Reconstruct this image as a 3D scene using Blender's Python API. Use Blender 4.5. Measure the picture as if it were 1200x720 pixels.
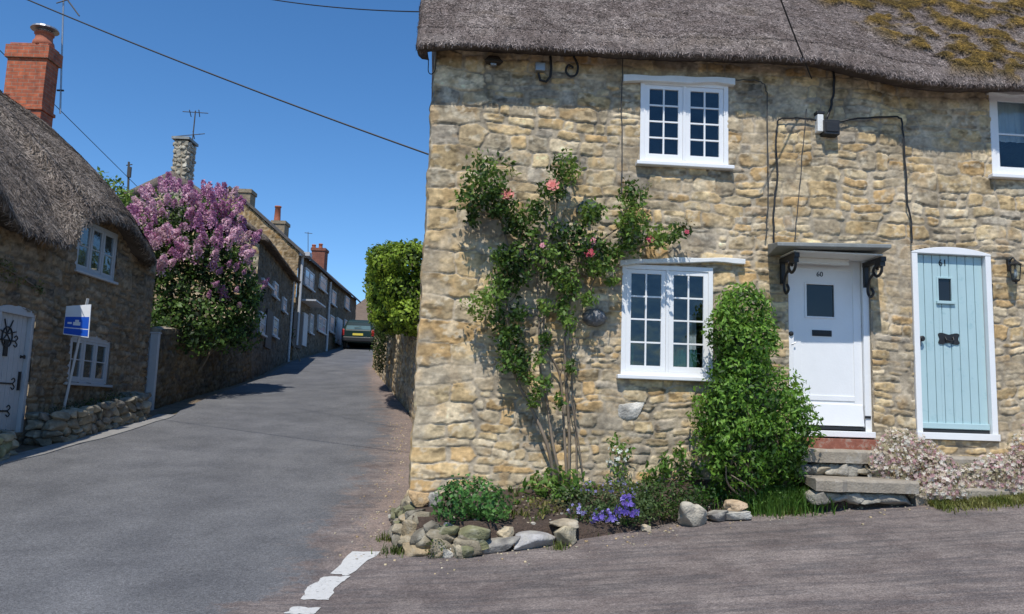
import bpy, math, random
import numpy as np
for o in list(bpy.data.objects): bpy.data.objects.remove(o)
SC = bpy.context.scene
COL = SC.collection
rad = math.radians
# ------------------------------------------------------------------ camera
CP, CR, CF = rad(7.5), rad(1.9), 960.0
_f = np.array([0, math.cos(CP), math.sin(CP)]); _r0 = np.array([1., 0, 0]); _u0 = np.array([0, -math.sin(CP), math.cos(CP)])
_R = math.cos(CR)*_r0 + math.sin(CR)*_u0; _U = -math.sin(CR)*_r0 + math.cos(CR)*_u0
EYE = np.array([0, 0, 1.6])
cam = bpy.data.cameras.new('camera'); cam.sensor_width = 36; cam.lens = 28.8; cam.clip_end = 3000; cam.clip_start = .05
camo = bpy.data.objects.new('camera', cam); COL.objects.link(camo)
from mathutils import Matrix
camo.matrix_world = Matrix([[_R[0], _U[0], -_f[0], 0], [_R[1], _U[1], -_f[1], 0], [_R[2], _U[2], -_f[2], 1.6], [0, 0, 0, 1]])
SC.camera = camo
# ------------------------------------------------------------------ light
SUN_DIR = np.array([-.20, -1.0, 1.62]); SUN_DIR /= np.linalg.norm(SUN_DIR)     # towards the sun
sun = bpy.data.lights.new('sun', 'SUN'); sun.energy = 4.4; sun.angle = rad(.6); sun.color = (1, .96, .89)
suno = bpy.data.objects.new('sun', sun); COL.objects.link(suno)
from mathutils import Vector
suno.rotation_euler = Vector(SUN_DIR).to_track_quat('Z', 'Y').to_euler()
W = bpy.data.worlds.new('World'); SC.world = W; W.use_nodes = True
wn = W.node_tree.nodes; wl = W.node_tree.links
sky = wn.new('ShaderNodeTexSky'); sky.sky_type = 'NISHITA'; sky.sun_disc = False
sky.sun_elevation = math.asin(SUN_DIR[2]); sky.sun_rotation = math.atan2(SUN_DIR[0], SUN_DIR[1])
sky.air_density = 1.0; sky.dust_density = .0; sky.ozone_density = 4.0; sky.altitude = 1500
hs_ = wn.new('ShaderNodeHueSaturation'); hs_.inputs['Saturation'].default_value = 1.20; hs_.inputs['Value'].default_value = 1.1; wl.new(sky.outputs[0], hs_.inputs['Color']); wl.new(hs_.outputs[0], wn['Background'].inputs[0]); wn['Background'].inputs[1].default_value = .15
SC.view_settings.view_transform = 'Standard'; SC.view_settings.look = 'None'
SC.view_settings.exposure = 0.0; SC.view_settings.gamma = 1
SC.render.resolution_x = 1024; SC.render.resolution_y = 614

# ------------------------------------------------------------------ places
def sp(t, k): return np.log1p(np.exp(-np.abs(t)*k))/k + np.maximum(t, 0)
def hgt(x, y):
    x = np.asarray(x, float); y = np.asarray(y, float)
    return .13*sp(y-6.5, 1.5) - .10*sp(y-56, .3) + .085*sp(x+1.2, 3) - .085*sp(x-12, .5)
def ray(u, v): return CF*_f + (u-600)*_R + (360-v)*_U
def atY(u, v, Y):
    d = ray(u, v); return EYE + d*(Y/d[1])
def gnd(u, v):
    d = ray(u, v); lo, hi = .003, .003
    while (EYE+d*hi)[2] > hgt(*(EYE+d*hi)[:2]) and hi < .2: lo = hi; hi += .0002
    for _ in range(30):
        m = (lo+hi)/2; P = EYE+d*m
        if P[2] > hgt(P[0], P[1]): lo = m
        else: hi = m
    return EYE+d*hi
class Frame:
    """u along a wall, v inwards, z up"""
    def __init__(s, O, ang):
        s.O = np.array(O, float); a = rad(ang); s.a = a
        s.u = np.array([math.cos(a), math.sin(a), 0]); s.v = np.array([-math.sin(a), math.cos(a), 0])
        s.z = np.array([0, 0, 1.])
    def w(s, P):
        P = np.asarray(P, float); return s.O + P[..., 0:1]*s.u + P[..., 1:2]*s.v + P[..., 2:3]*s.z
    def l(s, P):
        P = np.asarray(P, float)-s.O; return np.stack([P@s.u, P@s.v, P@s.z], -1)
    def px(s, u, v, out=0.):
        D = ray(u, v); t = ((s.O-out*s.v-EYE)@s.v)/(D@s.v); P = EYE+D*t-s.O
        return float(P@s.u), float(P@s.z)
WORLD = Frame((0, 0, 0), 0)
# ------------------------------------------------------------------ noise
def _h(ix, iy, iz, seed):
    n = (ix.astype(np.int64)*374761393 + iy.astype(np.int64)*668265263 + iz.astype(np.int64)*2147483647 + seed*974711) & 0xffffffff
    n = ((n ^ (n >> 13))*1274126177) & 0xffffffff
    n = ((n ^ (n >> 16))*2246822519) & 0xffffffff
    return ((n ^ (n >> 15)) & 0xffffff)/float(0xffffff)
def vn(x, y, z=0., seed=0):
    x = np.asarray(x, float); y = np.asarray(y, float); z = np.zeros_like(x)+z
    ix, iy, iz = np.floor(x), np.floor(y), np.floor(z); fx, fy, fz = x-ix, y-iy, z-iz
    fx, fy, fz = [t*t*(3-2*t) for t in (fx, fy, fz)]; r = 0
    for a in (0, 1):
        for b in (0, 1):
            for c in (0, 1):
                r = r + _h(ix+a, iy+b, iz+c, seed)*(fx if a else 1-fx)*(fy if b else 1-fy)*(fz if c else 1-fz)
    return r*2-1
def fbm(x, y, z=0., seed=0, o=4):
    r = 0; a = .5
    for i in range(o):
        r = r + a*vn(x*2**i, y*2**i, np.asarray(z)*2**i, seed+i*17); a *= .5
    return r
def sst(a, b, x):
    t = np.clip((x-a)/(b-a), 0, 1); return t*t*(3-2*t)
# ------------------------------------------------------------------ materials
def nodemat(name):
    m = bpy.data.materials.new(name); m.use_nodes = True; nt = m.node_tree
    return m, nt.nodes, nt.links, nt.nodes['Principled BSDF']
def mat(name, col, rough=.6, var=.12, scale=6, bump=.15, bscale=60, attr=False, metal=0, spec=.5, stretch=(1, 1, 1), bdist=.01, wear=None):
    m, n, l, b = nodemat(name)
    tc = n.new('ShaderNodeTexCoord'); mp = n.new('ShaderNodeMapping'); mp.inputs['Scale'].default_value = stretch
    l.new(tc.outputs['Object'], mp.inputs[0])
    ns = n.new('ShaderNodeTexNoise'); ns.inputs['Scale'].default_value = scale; ns.inputs['Detail'].default_value = 8; ns.inputs['Roughness'].default_value = .65
    l.new(mp.outputs[0], ns.inputs['Vector'])
    mr = n.new('ShaderNodeMapRange'); mr.inputs[1].default_value = .25; mr.inputs[2].default_value = .75
    mr.inputs[3].default_value = 1-var; mr.inputs[4].default_value = 1+var; l.new(ns.outputs[0], mr.inputs[0])
    mx = n.new('ShaderNodeMix'); mx.data_type = 'RGBA'; mx.blend_type = 'MULTIPLY'; mx.inputs[0].default_value = 1
    if attr:
        at = n.new('ShaderNodeAttribute'); at.attribute_name = 'Col'; l.new(at.outputs['Color'], mx.inputs[6])
    else: mx.inputs[6].default_value = (*col, 1)
    l.new(mr.outputs[0], mx.inputs[7])
    out = mx.outputs[2]
    if wear:
        wn2 = n.new('ShaderNodeTexNoise'); wn2.inputs['Scale'].default_value = wear[1]; wn2.inputs['Detail'].default_value = 10; wn2.inputs['Roughness'].default_value = .7
        l.new(mp.outputs[0], wn2.inputs['Vector'])
        r2 = n.new('ShaderNodeMapRange'); r2.inputs[1].default_value = wear[2]; r2.inputs[2].default_value = wear[2]+.08; l.new(wn2.outputs[0], r2.inputs[0])
        m3 = n.new('ShaderNodeMath'); m3.operation = 'MULTIPLY'; m3.inputs[1].default_value = wear[3] if len(wear) > 3 else 1.; l.new(r2.outputs[0], m3.inputs[0])
        m2 = n.new('ShaderNodeMix'); m2.data_type = 'RGBA'; l.new(m3.outputs[0], m2.inputs[0]); l.new(out, m2.inputs[6]); m2.inputs[7].default_value = (*wear[0], 1); out = m2.outputs[2]
    l.new(out, b.inputs['Base Color'])
    b.inputs['Roughness'].default_value = rough; b.inputs['Metallic'].default_value = metal; b.inputs['Specular IOR Level'].default_value = spec
    if bump:
        n2 = n.new('ShaderNodeTexNoise'); n2.inputs['Scale'].default_value = bscale; n2.inputs['Detail'].default_value = 6
        l.new(mp.outputs[0], n2.inputs['Vector'])
        bp = n.new('ShaderNodeBump'); bp.inputs['Strength'].default_value = bump; bp.inputs['Distance'].default_value = bdist
        l.new(n2.outputs[0], bp.inputs['Height']); l.new(bp.outputs[0], b.inputs['Normal'])
    return m
def leafmat(name, trans=.35, rough=.5, spec=.35):
    m, n, l, b = nodemat(name)
    at = n.new('ShaderNodeAttribute'); at.attribute_name = 'Col'
    l.new(at.outputs['Color'], b.inputs['Base Color']); b.inputs['Roughness'].default_value = rough; b.inputs['Specular IOR Level'].default_value = spec
    tr = n.new('ShaderNodeBsdfTranslucent'); hs = n.new('ShaderNodeHueSaturation'); hs.inputs['Hue'].default_value = .48; hs.inputs['Value'].default_value = 1.6
    l.new(at.outputs['Color'], hs.inputs['Color']); l.new(hs.outputs[0], tr.inputs[0])
    ms = n.new('ShaderNodeMixShader'); ms.inputs[0].default_value = trans
    l.new(b.outputs[0], ms.inputs[1]); l.new(tr.outputs[0], ms.inputs[2]); l.new(ms.outputs[0], n['Material Output'].inputs[0])
    return m
def glassmat(name, tint=(.75, .8, .82), wob=.02):
    m, n, l, b = nodemat(name); n.remove(b)
    fr = n.new('ShaderNodeLayerWeight'); fr.inputs[0].default_value = .5; pw = n.new('ShaderNodeMath'); pw.operation = 'POWER'; pw.inputs[1].default_value = 4.; l.new(fr.outputs['Facing'], pw.inputs[0])
    t = n.new('ShaderNodeBsdfTransparent'); t.inputs[0].default_value = (*tint, 1)
    g = n.new('ShaderNodeBsdfGlossy'); g.inputs['Roughness'].default_value = .03
    tc = n.new('ShaderNodeTexCoord'); ns = n.new('ShaderNodeTexNoise'); ns.inputs['Scale'].default_value = 3.5; l.new(tc.outputs['Object'], ns.inputs[0])
    bp = n.new('ShaderNodeBump'); bp.inputs['Strength'].default_value = .5; bp.inputs['Distance'].default_value = wob; l.new(ns.outputs[0], bp.inputs['Height']); l.new(bp.outputs[0], g.inputs['Normal'])
    ma = n.new('ShaderNodeMath'); ma.operation = 'MULTIPLY_ADD'; ma.inputs[1].default_value = .75; ma.inputs[2].default_value = .055; l.new(pw.outputs[0], ma.inputs[0])
    ms = n.new('ShaderNodeMixShader'); l.new(ma.outputs[0], ms.inputs[0]); l.new(t.outputs[0], ms.inputs[1]); l.new(g.outputs[0], ms.inputs[2])
    l.new(ms.outputs[0], n['Material Output'].inputs[0]); return m
M = {}
M['stone'] = mat('rubble stone', None, .9, .22, 22, .4, 90, attr=True, spec=.2, bdist=.012)
M['thatch'] = mat('thatch', None, .95, .25, 30, .8, 70, attr=True, spec=.1, bdist=.02)
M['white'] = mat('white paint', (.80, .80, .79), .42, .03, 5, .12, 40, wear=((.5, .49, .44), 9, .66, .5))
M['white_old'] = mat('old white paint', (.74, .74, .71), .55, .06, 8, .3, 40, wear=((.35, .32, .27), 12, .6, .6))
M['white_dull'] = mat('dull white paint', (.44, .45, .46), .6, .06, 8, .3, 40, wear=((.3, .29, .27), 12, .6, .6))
M['blue'] = mat('duck egg blue paint', (.41, .56, .575), .45, .04, 4, .12, 50, wear=((.24, .42, .45), 6, .58, .5))
M['black'] = mat('black iron', (.015, .015, .016), .5, .2, 20, .3, 60)
M['cable'] = mat('black cable', (.012, .012, .013), .6, .1, 20, 0)
M['thincable'] = mat('grey cable', (.06, .055, .05), .7, .1, 20, 0)
M['lead'] = mat('lead sheet', (.22, .23, .22), .6, .15, 7, .3, 20, wear=((.40, .40, .37), 5, .55, .6))
M['soil'] = mat('soil', (.075, .050, .036), .95, .4, 18, 1, 45, wear=((.14, .11, .08), 22, .58, .8), bdist=.04)
M['earth'] = mat('verge earth', (.17, .125, .085), .95, .4, 5, 1, 40, wear=((.09, .11, .04), 3, .55, .7), bdist=.03)
M['stem'] = mat('woody stem', (.20, .155, .11), .85, .3, 20, .7, 50, stretch=(1, 1, .3))
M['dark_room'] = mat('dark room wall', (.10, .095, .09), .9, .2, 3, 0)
M['curtain'] = mat('net curtain', (.84, .84, .83), .9, .15, 5, .5, 14, stretch=(6, 6, .3))
M['curtain_green'] = mat('green cloth', (.04, .16, .10), .9, .15, 5, .3, 14)
M['glass'] = glassmat('window glass')
M['brick'] = None
M['slab'] = mat('worn step stone', (.31, .265, .205), .85, .25, 9, .6, 50, wear=((.38, .35, .30), 6, .55, .7), bdist=.015)
M['loose'] = mat('loose stone', None, .9, .25, 14, .7, 45, attr=True, bdist=.02)
M['pot'] = mat('terracotta', (.36, .115, .06), .8, .2, 12, .3, 30)
M['metal'] = mat('grey metal', (.35, .36, .37), .4, .1, 12, .1, 30, metal=.7)
M['tile'] = mat('weathered tile', (.085, .075, .068), .85, .3, 3, .6, 9, stretch=(1, 1, 4), bdist=.03, wear=((.15, .12, .085), 2, .55, .6))
M['signwhite'] = mat('sign white', (.75, .77, .80), .35, .03, 3, 0)
M['signblue'] = mat('sign blue', (.012, .09, .50), .35, .05, 3, 0)
M['linepaint'] = mat('road marking paint', (.56, .55, .52), .75, .1, 20, .5, 120, wear=((.2, .19, .18), 24, .57, .9))
M['concrete'] = mat('kerb concrete', (.25, .24, .225), .9, .2, 5, .5, 60, wear=((.16, .15, .14), 3, .55, .6))
M['leaf'] = leafmat('leaf'); M['petal'] = leafmat('petal', .3, .6, .2)
M['brownpaint'] = mat('brown timber', (.05, .035, .025), .7, .2, 9, .3, 30)
def brickmat():
    m, n, l, b = nodemat('red brick'); tc = n.new('ShaderNodeTexCoord')
    sx = n.new('ShaderNodeSeparateXYZ'); l.new(tc.outputs['Object'], sx.inputs[0])
    ad = n.new('ShaderNodeMath'); ad.operation = 'ADD'; l.new(sx.outputs[0], ad.inputs[0]); l.new(sx.outputs[1], ad.inputs[1])
    cb = n.new('ShaderNodeCombineXYZ'); l.new(ad.outputs[0], cb.inputs[0]); l.new(sx.outputs[2], cb.inputs[1])
    bt = n.new('ShaderNodeTexBrick'); l.new(cb.outputs[0], bt.inputs['Vector']); bt.inputs['Scale'].default_value = 1
    bt.inputs['Brick Width'].default_value = .225; bt.inputs['Row Height'].default_value = .075; bt.inputs['Mortar Size'].default_value = .006
    bt.inputs['Color1'].default_value = (.46, .115, .045, 1); bt.inputs['Color2'].default_value = (.33, .085, .04, 1); bt.inputs['Mortar'].default_value = (.30, .19, .13, 1)
    ns = n.new('ShaderNodeTexNoise'); ns.inputs['Scale'].default_value = 9; ns.inputs['Detail'].default_value = 8; l.new(tc.outputs['Object'], ns.inputs[0])
    mr = n.new('ShaderNodeMapRange'); mr.inputs[1].default_value = .3; mr.inputs[2].default_value = .7; mr.inputs[3].default_value = .65; mr.inputs[4].default_value = 1.25; l.new(ns.outputs[0], mr.inputs[0])
    mx = n.new('ShaderNodeMix'); mx.data_type = 'RGBA'; mx.blend_type = 'MULTIPLY'; mx.inputs[0].default_value = 1; l.new(bt.outputs[0], mx.inputs[6]); l.new(mr.outputs[0], mx.inputs[7])
    l.new(mx.outputs[2], b.inputs['Base Color']); b.inputs['Roughness'].default_value = .85
    bp = n.new('ShaderNodeBump'); bp.inputs['Distance'].default_value = .01; bp.inputs['Strength'].default_value = .6; bp.invert = True; l.new(bt.outputs['Fac'], bp.inputs['Height']); l.new(bp.outputs[0], b.inputs['Normal'])
    return m
M['brick'] = brickmat()
def asphaltmat():
    """mask attribute Col.r : 0 smooth grey lane, 1 worn reddish chippings; Col.g : loose grit"""
    m, n, l, b = nodemat('asphalt'); tc = n.new('ShaderNodeTexCoord')
    at = n.new('ShaderNodeAttribute'); at.attribute_name = 'Col'; sx = n.new('ShaderNodeSeparateColor'); l.new(at.outputs['Color'], sx.inputs[0])
    def noise(s, d=8, r=.6, dist=0):
        q = n.new('ShaderNodeTexNoise'); q.inputs['Scale'].default_value = s; q.inputs['Detail'].default_value = d; q.inputs['Roughness'].default_value = r; q.inputs['Distortion'].default_value = dist
        l.new(tc.outputs['Object'], q.inputs[0]); return q.outputs[0]
    def rng(x, a, b2, c, d):
        q = n.new('ShaderNodeMapRange'); q.inputs[1].default_value = a; q.inputs[2].default_value = b2; q.inputs[3].default_value = c; q.inputs[4].default_value = d; l.new(x, q.inputs[0]); return q.outputs[0]
    def mix(f, a, c, bt='MIX'):
        q = n.new('ShaderNodeMix'); q.data_type = 'RGBA'; q.blend_type = bt
        if isinstance(f, (int, float)): q.inputs[0].default_value = f
        else: l.new(f, q.inputs[0])
        for s, v in ((6, a), (7, c)):
            if isinstance(v, tuple): q.inputs[s].default_value = (*v, 1)
            else: l.new(v, q.inputs[s])
        return q.outputs[2]
    def add(a, c, op='ADD'):
        q = n.new('ShaderNodeMath'); q.operation = op
        for s, v in ((0, a), (1, c)):
            if isinstance(v, (int, float)): q.inputs[s].default_value = v
            else: l.new(v, q.inputs[s])
        return q.outputs[0]
    speck = noise(70, 4, .8)
    chips = n.new('ShaderNodeTexVoronoi'); chips.inputs['Scale'].default_value = 85; l.new(tc.outputs['Object'], chips.inputs[0])
    lane = mix(rng(noise(1.3), .35, .65, 0, 1), (.112, .112, .116), (.152, .151, .153))
    worn = mix(rng(noise(2.1, 9, .7), .38, .62, 0, 1), (.135, .108, .098), (.225, .188, .168))
    # stretched tyre-worn streaks on the apron
    mp = n.new('ShaderNodeMapping'); mp.inputs['Scale'].default_value = (.8, 7, 1); mp.inputs['Rotation'].default_value = (0, 0, rad(-12)); l.new(tc.outputs['Object'], mp.inputs[0])
    st = n.new('ShaderNodeTexNoise'); st.inputs['Scale'].default_value = 1.6; st.inputs['Detail'].default_value = 9; st.inputs['Roughness'].default_value = .65; l.new(mp.outputs[0], st.inputs[0])
    worn = mix(rng(st.outputs[0], .46, .60, 0, .62), worn, (.088, .080, .080))
    grit = (.235, .18, .15)
    mask = rng(add(sx.outputs[0], rng(noise(2.6, 10, .75), .3, .7, -.45, .45)), .38, .62, 0, 1)
    c = mix(mask, lane, worn)
    gm = rng(add(sx.outputs[1], rng(noise(5, 10, .8), .3, .7, -.5, .5)), .45, .75, 0, 1)
    c = mix(gm, c, grit)
    c = mix(1., c, rng(speck, .3, .7, .55, 1.45), 'MULTIPLY'); c = mix(1., c, rng(noise(22, 6, .8), .3, .7, .78, 1.22), 'MULTIPLY'); c = mix(1., c, rng(noise(.55, 4, .6, 1.), .35, .65, .88, 1.10), 'MULTIPLY')
    cm = n.new('ShaderNodeMix'); cm.data_type = 'RGBA'; cm.blend_type = 'MULTIPLY'; cm.inputs[0].default_value = .45; l.new(c, cm.inputs[6])
    sc2 = n.new('ShaderNodeSeparateColor'); l.new(chips.outputs['Color'], sc2.inputs[0]); l.new(rng(sc2.outputs[0], 0, 1, .45, 1.6), cm.inputs[7])
    l.new(cm.outputs[2], b.inputs['Base Color']); b.inputs['Roughness'].default_value = .85; b.inputs['Specular IOR Level'].default_value = .3
    bp = n.new('ShaderNodeBump'); bp.inputs['Strength'].default_value = .7; bp.inputs['Distance'].default_value = .008
    l.new(chips.outputs['Distance'], bp.inputs['Height']); bp2 = n.new('ShaderNodeBump'); bp2.inputs['Strength'].default_value = .5; bp2.inputs['Distance'].default_value = .02
    l.new(noise(9, 6), bp2.inputs['Height']); l.new(bp.outputs[0], bp2.inputs['Normal']); l.new(bp2.outputs[0], b.inputs['Normal'])
    return m
M['asphalt'] = asphaltmat()
# ------------------------------------------------------------------ object builders
ROOT = {}
def tag(o, label=None, cat=None, group=None, kind=None):
    for k, v in (('label', label), ('category', cat), ('group', group), ('kind', kind)):
        if v: o[k] = v
    return o
def thing(name, label, cat, fr=WORLD, at=None, group=None):
    o = bpy.data.objects.new(name, None); COL.objects.link(o); o.empty_display_size = .2
    O = fr.O if at is None else np.array(at, float)
    o.location = O; o.rotation_euler = (0, 0, fr.a); tag(o, label, cat, group)
    ROOT[o] = (O, fr.u, fr.v); return o
def tolocal(root, V):
    O, u, v = ROOT[root]; P = V-O; return np.stack([P@u, P@v, P[..., 2]], -1)
def mesh(name, V, F, m, parent=None, cols=None, smooth=False, bevel=0, at=None):
    """V in world coordinates; F list of index tuples or an (n,3|4) array"""
    V = np.asarray(V, float)
    root = parent
    while root is not None and root.parent is not None: root = root.parent
    if root is not None: V = tolocal(root, V)
    elif at is not None: V = V-np.array(at)
    me = bpy.data.meshes.new(name)
    if isinstance(F, np.ndarray):
        k = F.shape[1]; me.vertices.add(len(V)); me.vertices.foreach_set('co', V.ravel().astype('f'))
        me.loops.add(F.size); me.loops.foreach_set('vertex_index', F.ravel().astype('i'))
        me.polygons.add(len(F)); me.polygons.foreach_set('loop_start', (np.arange(len(F))*k).astype('i'))
        me.update(calc_edges=True)
    else: me.from_pydata([tuple(v) for v in V], [], [tuple(int(i) for i in f) for f in F]); me.update()
    if cols is not None:
        a = me.color_attributes.new('Col', 'FLOAT_COLOR', 'POINT'); c = np.ones((len(V), 4)); c[:, :3] = cols
        a.data.foreach_set('color', c.ravel().astype('f'))
    if smooth: me.polygons.foreach_set('use_smooth', [True]*len(me.polygons))
    me.materials.append(m)
    o = bpy.data.objects.new(name, me); COL.objects.link(o)
    if parent is not None: o.parent = parent
    elif at is not None: o.location = at; ROOT[o] = (np.array(at, float), WORLD.u, WORLD.v)
    if bevel:
        b = o.modifiers.new('bevel', 'BEVEL'); b.width = bevel; b.segments = 2; b.limit_method = 'ANGLE'; b.angle_limit = rad(40)
    return o
class B:
    """collects boxes, bars, lathes in a frame (u, inward, z)"""
    def __init__(s, fr=WORLD): s.fr = fr; s.V = []; s.F = []; s.n = 0
    def add(s, V, F, world=False):
        V = np.asarray(V, float)
        if not world: V = s.fr.w(V)
        s.V.append(V); s.F += [tuple(i+s.n for i in f) for f in F]; s.n += len(V); return s
    def box(s, x0, x1, y0, y1, z0, z1):
        V = [(x, y, z) for z in (z0, z1) for y in (y0, y1) for x in (x0, x1)]
        return s.add(V, [(0, 2, 3, 1), (4, 5, 7, 6), (0, 1, 5, 4), (1, 3, 7, 5), (3, 2, 6, 7), (2, 0, 4, 6)])
    def prism(s, pts, y0, y1):
        """outline in (u, z), extruded along v"""
        k = len(pts); V = [(p[0], y0, p[1]) for p in pts]+[(p[0], y1, p[1]) for p in pts]
        return s.add(V, [tuple(range(k)), tuple(range(2*k-1, k-1, -1))]+[(i, i+k, (i+1) % k+k, (i+1) % k) for i in range(k)])
    def tube(s, pts, r, n=8, world=False, cap=True):
        P = np.array(pts, float); P = P if world else s.fr.w(P); k = len(P)
        R = np.full(k, r) if np.isscalar(r) else np.array(r)
        T = np.gradient(P, axis=0); T /= np.linalg.norm(T, axis=1)[:, None]+1e-9
        up = np.array([0, 0, 1.]) if abs(T[0][2]) < .9 else np.array([1., 0, 0]); V = []
        for i in range(k):
            a = np.cross(T[i], up); a /= np.linalg.norm(a)+1e-9; b = np.cross(a, T[i]); up = b
            for j in range(n):
                t = 2*math.pi*j/n; V.append(P[i]+R[i]*(math.cos(t)*a+math.sin(t)*b))
        F = [(i*n+j, i*n+(j+1) % n, (i+1)*n+(j+1) % n, (i+1)*n+j) for i in range(k-1) for j in range(n)]
        if cap: F += [tuple(range(n))[::-1], tuple(range((k-1)*n, k*n))]
        return s.add(V, F, world=True)
    def lathe(s, c, prof, n=16, axis=2):
        """prof = [(radius, height)], centre c in frame coordinates"""
        V = []; 
        for r, z in prof:
            for j in range(n):
                t = 2*math.pi*j/n; q = [r*math.cos(t), r*math.sin(t), z]
                if axis == 1: q = [q[0], z, q[1]]
                if axis == 0: q = [z, q[0], q[1]]
                V.append((c[0]+q[0], c[1]+q[1], c[2]+q[2]))
        k = len(prof)
        return s.add(V, [(i*n+j, i*n+(j+1) % n, (i+1)*n+(j+1) % n, (i+1)*n+j) for i in range(k-1) for j in range(n)]+[tuple(range(n))[::-1], tuple(range((k-1)*n, k*n))])
    def go(s, name, m, parent=None, smooth=False, bevel=0, at=None):
        return mesh(name, np.concatenate(s.V), s.F, m, parent, smooth=smooth, bevel=bevel, at=at)
def curve(pts, n=24):
    """Catmull-Rom through points"""
    P = np.array(pts, float); P = np.vstack([2*P[0]-P[1], P, 2*P[-1]-P[-2]]); out = []
    k = len(P)-3
    for i in range(k):
        m = max(2, n//k)
        for t in np.linspace(0, 1, m, endpoint=(i == k-1)):
            a, b, c, d = P[i:i+4]
            out.append(.5*((2*b)+(c-a)*t+(2*a-5*b+4*c-d)*t*t+(3*b-a-3*c+d)*t**3))
    return np.array(out)
# ------------------------------------------------------------------ rubble walling
BUFF = [(.44, .34, .20), (.50, .385, .225), (.53, .43, .27), (.40, .32, .205), (.36, .31, .23), (.45, .32, .17), (.55, .47, .34), (.31, .28, .235), (.42, .355, .255), (.48, .40, .27)]
MORT = (.345, .305, .245)
def stones(U, Z, seed=1, rows=(.10, .19), wid=(.14, .40), quoin=0., pal=BUFF, mort=MORT, relief=.03, thinbelow=None, grey=0., smear=0.):
    """height and colour of irregular coursed rubble on a regular grid U[i], Z[j]"""
    rs = random.Random(seed); nr = np.random.RandomState(seed)
    GU, GZ = np.meshgrid(U, Z, indexing='ij'); wu = GU+.040*vn(GU*2.6, GZ*2.6, 0, seed)+.013*vn(GU*8, GZ*8, 0, seed+3)+.008*vn(GU*21, GZ*21, 0, seed+23); wz = GZ+.05*vn(GU*1.9, GZ*1.6, 5, seed+1)+.012*vn(GU*6, GZ*7, 0, seed+4)+.008*vn(GU*19, GZ*21, 0, seed+24)
    F1 = np.full(GU.shape, 9.); F2 = np.full(GU.shape, 9.); ID = np.zeros(GU.shape, int); SZ = np.full(GU.shape, .1)
    seeds = []; z = Z[0]-.1; u0, u1 = U[0]-.2, U[-1]+.2
    while z < Z[-1]+.1:
        rh = rs.uniform(*rows)
        if thinbelow is not None and z < thinbelow: rh = rs.uniform(.06, .13)
        u = u0-rs.random()*.3 if not quoin else quoin*.97
        while u < u1:
            w = rs.uniform(*wid)*(1.35 if rs.random() < .15 else 1)
            if rh > .15 and rs.random() < .3:
                seeds += [(u+w/2, z+rh*.28, w/2, rh*.28), (u+w/2+rs.uniform(-.03, .03), z+rh*.77, w/2, rh*.25)]
            else: seeds.append((u+w/2, z+rh/2+rs.uniform(-.02, .02), w/2, rh/2*rs.uniform(.85, 1.15)))
            u += w
        z += rh
    if quoin:
        z = Z[0]-.1; k = 0
        seeds = [s for s in seeds if s[0] > quoin*.97]
        while z < Z[-1]+.1:
            rh = rs.uniform(.2, .29); w = quoin*(.55 if k % 2 else .95)
            if thinbelow is not None and z < thinbelow: rh = rs.uniform(.09, .17)
            seeds.append((w/2-.01, z+rh/2, w/2+.01, rh/2)); k += 1; 
            if k % 2 == 0: seeds.append((w+quoin*.28, z+rh/2, quoin*.28, rh/2))
            z += rh
    du, dz = U[1]-U[0], Z[1]-Z[0]
    for i, (cu, cz, su, sz) in enumerate(seeds):
        a, b = int((cu-su*2.2-.1-U[0])/du), int((cu+su*2.2+.1-U[0])/du)+1; c, d = int((cz-sz*2.6-.1-Z[0])/dz), int((cz+sz*2.6+.1-Z[0])/dz)+1
        a, c = max(a, 0), max(c, 0); b, d = min(b, len(U)), min(d, len(Z))
        if a >= b or c >= d: continue
        S = np.s_[a:b, c:d]
        f = ((np.abs(wu[S]-cu)/su)**3.4+(np.abs(wz[S]-cz)/sz)**3.4)**(1/3.4)
        f1, f2 = F1[S], F2[S]; near = f < f1
        F2[S] = np.where(near, f1, np.minimum(f2, f)); F1[S] = np.where(near, f, f1); ID[S] = np.where(near, i, ID[S]); SZ[S] = np.where(near, min(sz, su), SZ[S])
    edge = (F2-F1)*SZ*.5                       # metres from the joint, about
    gap = .003+.006*(vn(GU*3, GZ*3, 0, seed+9)+.2)+.004*vn(GU*13, GZ*13, 0, seed+19)
    body = sst(0, .007, edge-gap)
    if smear: body = body*(1-smear*sst(.05, .30, fbm(GU*2.3, GZ*3.0, 2, seed+50, 5)))
    k = len(seeds); hs = nr.uniform(.45, 1, k); tx = nr.uniform(-.10, .10, k); tz = nr.uniform(-.12, .12, k)
    SA = np.array(seeds); lu = GU-SA[ID, 0]; lz = GZ-SA[ID, 1]
    H = body*(hs[ID]*relief*(.75+.25*np.sqrt(np.clip(edge/.05, 0, 1)))+np.clip(tx[ID]*lu+tz[ID]*lz, -.012, .012)*.6) + .007*fbm(GU*14, GZ*18, 0, seed+5, 4)*(.4+body) +.006*vn(GU*1.3, GZ*1.3, 0, seed+8)-.004*(1-body)
    P = np.array(pal); ci = nr.randint(0, len(pal), k); base = P[ci]*nr.uniform(.82, 1.14, (k, 1))
    if grey: base = base*(1-grey)+grey*base.mean(1, keepdims=True)
    C = base[ID]; n1 = fbm(GU*9, GZ*13, 0, seed+11, 5)[..., None]; n2 = fbm(GU*3.1, GZ*3.1, 7, seed+12, 4)[..., None]
    C = C*(1+.55*n1)
    och = sst(.12, .35, fbm(GU*5, GZ*6, 3, seed+13, 4))[..., None]; C = C*(1-.35*och)+np.array((.44, .28, .12))*.35*och
    lich = sst(.20, .34, fbm(GU*11, GZ*12, 9, seed+14, 4))[..., None]; C = C*(1-.5*lich)+np.array((.56, .52, .43))*.5*lich
    dk = sst(.22, .42, fbm(GU*7, GZ*16, 4, seed+15, 4))[..., None]; C = C*(1-.5*dk)
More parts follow.
